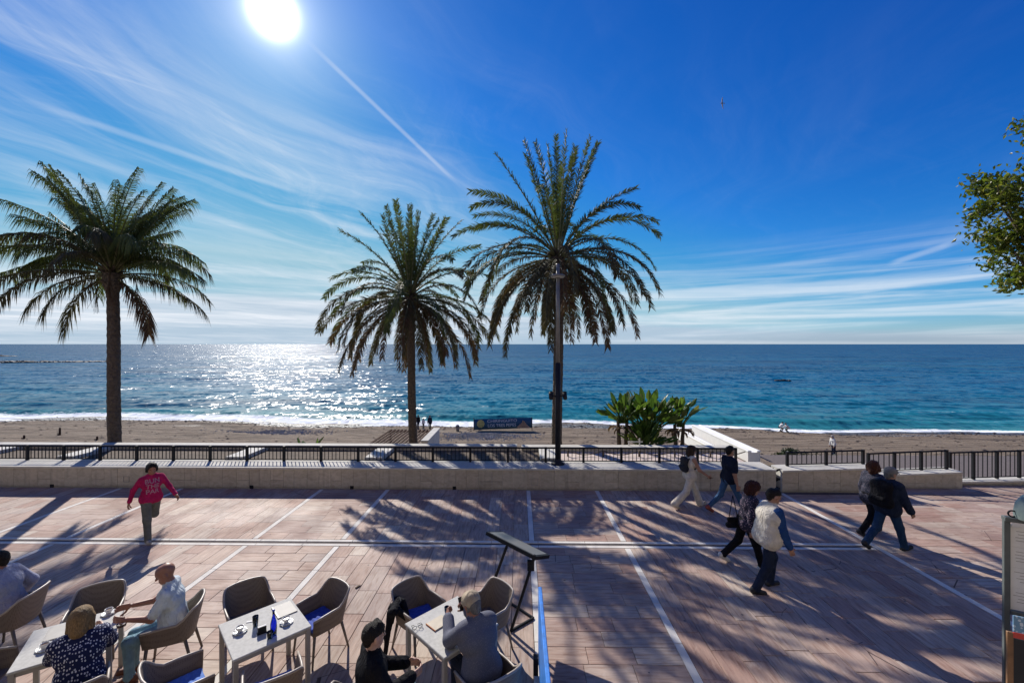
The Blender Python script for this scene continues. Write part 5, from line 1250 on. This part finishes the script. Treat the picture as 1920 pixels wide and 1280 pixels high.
# ---- seated people
SIT = dict(legs=[(82, 84, 6), (80, 78, 6)], foot=(0, 0), arms=[(34, 8, 62, 24), (34, 8, 62, 24)], lean=8, head=(10, 0))
def sit(label, x, y, face, mats, hair, style, **k):
    pose = dict(SIT); pose.update(k.pop('pose', {})); return person(label, (x, y, 0), face, pose, mats, hair, style, seat=.455, **k)
sit('bald person in a white polo shirt sitting at the table with the blonde person', -4.50, 5.43, -116, [SKIN_D, C['polo'], C['polo'], C['jeanlight'], SHOE['brown'], SHOE['brown']], 'grey', 'bald', top='short', height=1.76, seed=21, inflate=.010, pose=dict(lean=4, head=(20, -4), belly=.012, arms=[(30, 8, 66, 18), (38, 8, 58, 18)]))
sit('blonde person in a navy blouse with white dashes, seen from behind', -4.67, 4.40, -42, [SKIN_P, M['dotblouse'], M['dotblouse'], C['darknavy'], SHOE['black'], SHOE['black']], 'blond', 'bob', height=1.70, seed=23, inflate=.03, female=True, jacket_len=.0, pose=dict(lean=17, head=(12, 12), arms=[(44, 14, 52, 20), (44, 14, 52, 20)]))
sit('person in a lavender jumper sitting at the left edge of the photo', -7.02, 5.68, -104, [SKIN_D, C['lav'], C['lav'], C['darknavy'], SHOE['black'], SHOE['black']], 'dark', 'short', height=1.76, seed=25, inflate=.026, pose=dict(lean=8, arms=[(20, 10, 70, 10), (-24, 28, 66, -10)]))
gj = sit('person in a grey quilted jacket and pale cap using a phone at the table', -.40, 4.65, -36, [SKIN_D, M['knit'], M['knit'], C['darknavy'], SHOE['black'], SHOE['black']], 'grey', 'cap', height=1.78, seed=27, inflate=.03, pose=dict(lean=17, head=(22, -8), hand='grip', cap_mat=C['tan'], arms=[(46, 12, 66, 26), (40, 8, 84, 24)]))
sit('dark-haired person in black with light jeans beside the phone user', -1.50, 4.24, 62, [SKIN_P, C['black'], C['black'], C['jeanlight'], SHOE['black'], SHOE['black']], 'dark', 'short', height=1.76, seed=29, inflate=.026, pose=dict(lean=2, legs=[(80, 76, 14), (86, 90, 10)], head=(6, -14), arms=[(26, 8, 64, 26), (26, 8, 64, 26)]))
hp = at_hand(gj, 1, .09); phone('dark phone held up by the person in the pale cap', hp, (R(-25), 0, R(36)))
# ---- black jacket over the chair arm
jk = tag(empty('draped_jacket', (-1.64, 5.62, 0), R(0)), 'black jacket hanging over the arm of a cafe chair', 'jacket')
v, q, _ = sdf_mesh([((-.02, .18, .68), (.0, -.12, .69), .045, .05, 0), ((-.06, .16, .66), (-.10, .12, .40), .04, .035, 0), ((-.07, .02, .66), (-.12, -.02, .24), .045, .03, 0), ((-.05, -.1, .66), (-.10, -.14, .16), .045, .028, 0), ((.05, .14, .67), (.12, .06, .55), .04, .04, 0), ((.05, -.05, .66), (.2, -.04, .52), .045, .035, 0), ((-.09, .05, .45), (-.11, -.1, .35), .03, .03, 0)], .011, .05, wob=.004)
link('cloth', mesh('cloth', v, q, C['black'], True), jk); MB().tube([(.0, .16, .722), (.05, .05, .735), (.03, -.1, .74)], .006, 5).build('collar', C['darkgrey'], jk)
# ---- things on the tables
M['china'] = plain('white_china', (.74, .73, .70), .22, .05, 10, 0); M['coffee'] = plain('coffee', (.12, .06, .03), .3, .2, 20, 0)
def glass(name, col, rough=.02):
    t = NT(name); t.set(Base_Color=(*col, 1), Roughness=rough, Transmission_Weight=1., IOR=1.45); return t.m
M['glass'] = glass('clear_glass', (.96, .98, .98)); M['blueglass'] = glass('cobalt_blue_glass', (.02, .13, .85))
M['steel'] = plain('steel', (.5, .5, .5), .25, .1, 9, 0, metal=1.); M['menu'] = plain('grey_menu_card', (.36, .34, .30), .6, .1, 6, .05); M['paper'] = plain('white_paper', (.75, .74, .70), .7, .05, 6, .05); M['pouch'] = plain('beige_leather_pouch', (.52, .45, .33), .6, .12, 8, .2); M['orange'] = plain('orange_edge', (.45, .16, .05), .6, .1, 8, 0)
TZ = .749
def on(px, py, z=TZ): p = G(px, py, z); return (p.x, p.y, z)
def cup(label, px, py, full=True):
    o = tag(empty('coffee_cup', on(px, py), random.uniform(0, 6)), label, 'cup', 'coffee cups on the tables')
    s = MB().lathe([(0, .0), (.045, 0), (.07, .008), (.078, .016), (.07, .012), (.03, .008), (0, .008)], 20).build('saucer', M['china'], o)
    c = MB().lathe([(0, .009), (.024, .009), (.030, .02), (.040, .05), (.042, .066), (.039, .066), (.036, .05), (.026, .02), (0, .018)], 20).build('bowl', M['china'], o)
    MB().tube([(.038, 0, .056), (.060, 0, .054), (.064, 0, .038), (.050, 0, .026), (.034, 0, .028)], .005, 6).build('handle', M['china'], c)
    if full: MB().lathe([(.0, .052), (.0355, .052)], 18).build('coffee', M['coffee'], c)
    MB().tube([(-.07, .03, .02), (0, .052, .015), (.05, .055, .018)], [.003, .003, .007], 6).build('spoon', M['steel'], s)
cup('coffee cup nearest the blue bottle table corner chair, left of the glass', 450, 1184); cup('coffee cup beside the blue bottle', 537, 1167); cup('white cup on a saucer in front of the bald person', 204, 1150); cup('white cup near the elbow of the blonde person', 84, 1216)
def tumbler(label, px, py, h=.10, r=.034):
    o = tag(empty('drinking_glass', on(px, py)), label, 'glass', 'glasses on the tables')
    MB().lathe([(0, 0), (r * .8, 0), (r, h), (r - .003, h), (r * .77, .008), (0, .008)], 18).build('bowl', M['glass'], o); MB().lathe([(r * .72, .0085), (r * .80, h * .3), (0, h * .3)], 18).build('water', M['glass'], o)
tumbler('tall clear glass on the bottle table, beside the left cup', 479, 1174, .13); tumbler('small clear glass in front of the blue bottle', 506, 1196, .08)
tumbler('clear glass on the phone user table', 838, 1150, .09)
bt = tag(empty('blue_bottle', on(513, 1190)), 'slim cobalt blue glass bottle on the empty table', 'bottle')
MB().lathe([(0, 0), (.030, 0), (.034, .01), (.036, .10), (.034, .15), (.022, .20), (.013, .235), (.013, .285), (.010, .285), (.010, .235), (.030, .14), (.030, .02), (0, .012)], 20).build('body', M['blueglass'], bt); MB().lathe([(.0145, .283), (.0145, .30), (0, .302)], 14).build('cap', M['blue_cloth'], bt)
nh = tag(empty('napkin_holder', on(491, 1186), R(40)), 'small dark napkin holder between the glass and the blue bottle', 'napkin holder')
MB().box((0, 0, .008), (.10, .06, .014), bev=.003).build('base', M['iron'], nh); MB().box((0, -.02, .045), (.09, .006, .075)).build('side', M['iron'], nh); MB().box((0, .02, .045), (.09, .006, .075)).build('side', M['iron'], nh); MB().box((0, 0, .05), (.085, .026, .075), rot=Matrix.Rotation(.08, 3, 'X')).build('napkins', M['paper'], nh)
sg = tag(empty('sugar_sachet', on(468, 1165), R(20)), 'white sugar sachet on the bottle table', 'sachet'); MB().box((0, 0, .004), (.07, .03, .006), bev=.002).build('packet', M['paper'], sg); MB().box((.03, 0, .0075), (.008, .028, .001)).build('crimp', M['menu'], sg)
def menu_card(label, px, py, rz, w=.23, l=.30, m='menu', z=TZ):
    p = on(px, py, z); o = tag(empty('menu_card', p, R(rz)), label, 'menu'); MB().box((0, 0, .006), (w, l, .012), bev=.003).build('cover', M[m], o); MB().box((-w / 2 + .012, 0, .0125), (.012, l - .01, .003)).build('spine', M['tableleg'], o)
menu_card('grey menu folder on the far corner of the bottle table', 533, 1143, 45); menu_card('grey menu folder on the table of the blonde person', 112, 1184, 36)
pc = tag(empty('leather_pouch', on(822, 1168), R(48)), 'beige pouch with orange edge on the phone user table', 'pouch'); MB().box((0, 0, .008), (.24, .19, .014), bev=.005).build('flap', M['pouch'], pc); MB().box((-.118, 0, .008), (.008, .19, .018)).build('edge', M['orange'], pc)
eg = tag(empty('eyeglasses', on(783, 1178), R(30)), 'folded dark eyeglasses on the phone user table', 'glasses')
for s in (-1, 1):
    MB().tube([(s * .035 + .024 * math.cos(a), 0, .022 + .019 * math.sin(a)) for a in [2 * math.pi * i / 14 for i in range(14)]], .0028, 5, closed=True).build('rim', M['iron'], eg); MB().tube([(s * .062, 0, .03), (s * .058, .06, .02), (s * .02, .075, .006)], .0028, 5).build('temple', M['iron'], eg)
MB().tube([(-.012, 0, .027), (.012, 0, .027)], .0025, 5).build('bridge', M['iron'], eg)
at_ = tag(empty('ashtray', on(228, 1173)), 'small round glass ashtray in front of the bald person', 'ashtray'); MB().lathe([(0, .0), (.045, 0), (.05, .03), (.042, .03), (.036, .01), (0, .01)], 18).build('dish', M['glass'], at_); MB().tube([(-.03, .01, .032), (.03, -.01, .034)], .004, 6).build('cigarette', M['paper'], at_)
# ---- black menu stand
A = G(958, 1184); B = G(906, 1146); ms = tag(empty('menu_stand', (A.x, A.y, 0)), 'black tubular menu stand with a tilted board beside the cafe chairs', 'menu stand')
o = Vector(ms.location); TA = D(1003, 1040, A.y - .02) - o; TB = D(950, 1024, B.y - .15) - o; B0 = Vector((B.x, B.y, 0)) - o; C0 = G(1000, 1160) - o; D0 = G(951, 1128) - o
for a, b, nm in ((Vector((0, 0, .014)), TA, 'leg'), (B0 + Vector((0, 0, .014)), TB, 'leg'), (Vector((0, 0, .014)), C0 + Vector((0, 0, .014)), 'foot'), (C0 + Vector((0, 0, .014)), D0 + Vector((0, 0, .014)), 'foot'), (B0 + Vector((0, 0, .014)), D0 + Vector((0, 0, .014)), 'foot')): MB().tube([a, b], .023, 6, smooth=False).build(nm, M['iron'], ms)
e1 = D(1004, 1043, A.y - .05) - o; e0 = D(912, 996, B.y + .0) - o; ex = (e1 - e0); ey = Vector((ex.y * -1, ex.x, 0)).normalized(); ey = (Vector((.72, .70, 0)) - ex.normalized() * Vector((.72, .70, 0)).dot(ex.normalized())).normalized(); ey = (ey + Vector((0, 0, -.38))).normalized()
ezz = ex.normalized().cross(ey).normalized(); W_, H_ = ex.length, .44
def slab(name, u0, u1, v0, v1, t0, t1, mat, par):
    P = [e0 + ex.normalized() * u + ey * v_ + ezz * t for t in (t0, t1) for (u, v_) in ((u0, v0), (u1, v0), (u1, v1), (u0, v1))]
    return link(name, mesh(name, P, [(3, 2, 1, 0), (4, 5, 6, 7), (0, 1, 5, 4), (1, 2, 6, 5), (2, 3, 7, 6), (3, 0, 4, 7)], mat), par)
bd = slab('board', 0, W_, 0, H_, -.05, 0, M['iron'], ms); slab('menu_sheet', .04, W_ - .04, .03, H_ - .03, .001, .004, M['lampgrey'], bd)
MB().box(TA + Vector((-.06, .02, -.16)), (.10, .05, .15), bev=.008).build('leaflet_box', M['iron'], ms)
# ---- blue windbreak panel seen edge on
M['bluepanel'] = plain('worn_blue_paint', (.03, .20, .62), .5, .35, 9, .3, 30)
wp = tag(empty('windbreak_panel', (.275, 4.2, 0)), 'worn blue windbreak panel standing edge-on beside the cafe terrace', 'panel')
MB().box((0, 0, .62), (.045, 2.44, .94), bev=.008).build('board', M['bluepanel'], wp)
for y in (1.1, -.9):
    MB().box((-.06, y, .14), (.06, .10, .28), bev=.006).build('foot', M['lampdark'], wp); MB().box((-.05, y - .35, .06), (.08, .5, .12), bev=.01).build('base', M['coping'], wp)
# ---- menu cabinet and chalkboard at the right
M['cab'] = plain('grey_green_metal', (.10, .115, .11), .5, .2, 5, .1); M['dome'] = plain('verdigris_grey_dome', (.20, .26, .24), .55, .2, 6, .2)
q0 = D(1882, 966, 5.0); cb = tag(empty('menu_cabinet', (q0.x, q0.y, 0), R(-28)), 'grey framed menu cabinet with white pages at the right edge of the photo', 'menu cabinet')
Z = q0.z
MB().box((.02, 0, Z / 2), (.05, .05, Z), bev=.006).build('post', M['cab'], cb); MB().box((1.0, 0, Z / 2), (.05, .05, Z), bev=.006).build('post', M['cab'], cb)
MB().box((.51, 0, Z - .03), (1.03, .09, .05), bev=.006).build('top_rail', M['cab'], cb); MB().box((.51, -.048, Z - .075), (.93, .012, .035)).build('light_rail', M['paper'], cb)
bk = MB().box((.51, .012, Z - .58), (.93, .02, .98)).build('back_panel', M['paper'], cb)
for i in range(3):
    for j in range(4):
        MB().box((.16 + i * .30 + .02, -.002, Z - .22 - j * .235), (.285, .003, .222)).build('page', M['paper'], bk)
        for k in range(4): MB().box((.16 + i * .30 + .02 + random.uniform(-.01, .01), -.0045, Z - .16 - j * .235 - k * .036), (random.uniform(.12, .2), .001, .006)).build('text_line', M['menu'], bk)
MB().box((.51, -.01, Z - 1.10), (.93, .06, .04)).build('bottom_rail', M['cab'], cb)
MB().tube([(.07 + .035 * math.cos(a), 0, Z + .035 + .035 * math.sin(a)) for a in [2 * math.pi * i / 16 for i in range(16)]], .009, 6, closed=True).build('hanging_ring', M['iron'], cb)
MB().lathe([(.20, 0), (.205, .05), (.19, .16), (.14, .25), (.06, .30), (0, .31)], 24, (.29, 0, Z - .005)).build('dome', M['dome'], cb)
M['wood'] = plain('worn_varnished_wood', (.23, .125, .06), .55, .3, 7, .3); M['chalk'] = plain('blackboard', (.012, .016, .022), .6, .3, 5, .1); M['red'] = plain('red_print', (.55, .06, .045), .5, .1, 5, 0); M['photoprint'] = pattern_mat('blue_white_photo_print', (.16, .30, .45), [(.62, .68, .72), (.35, .5, .62)], 30, .4)
q1 = D(1888, 1182, 4.55); sbd = tag(empty('pavement_sign', (q1.x, q1.y, 0), R(-26)), 'wood-framed chalkboard with a red strip below the menu cabinet', 'sign'); z1 = q1.z
for x in (0.02, .72): MB().box((x, 0, z1 / 2), (.045, .03, z1), bev=.004, rot=None).build('frame', M['wood'], sbd)
MB().box((.37, .003, z1 / 2), (.66, .018, z1 - .12)).build('board', M['chalk'], sbd)
MB().box((.37, -.012, z1 - .02), (.66, .012, .055)).build('red_strip', M['red'], sbd)
MB().box((.37, -.012, z1 + .10), (.66, .012, .17)).build('photo_strip', M['photoprint'], sbd)
t_ = link('lettering', text_mesh('Sangria', .19, M['ban_white'], .002), sbd, (.40, -.012, z1 - .16), (R(90), 0, 0))
# tidy: a dead leaf on the paving
dl = tag(empty('fallen_leaf', (G(667, 1103).x, G(667, 1103).y, .006), .6), 'single dry brown leaf lying on the sunlit paving', 'leaf'); mb = broad_leaf(20, 80, .09, .03, .01, 30, 4); mb.build('blade', M['deadleaf'], dl)
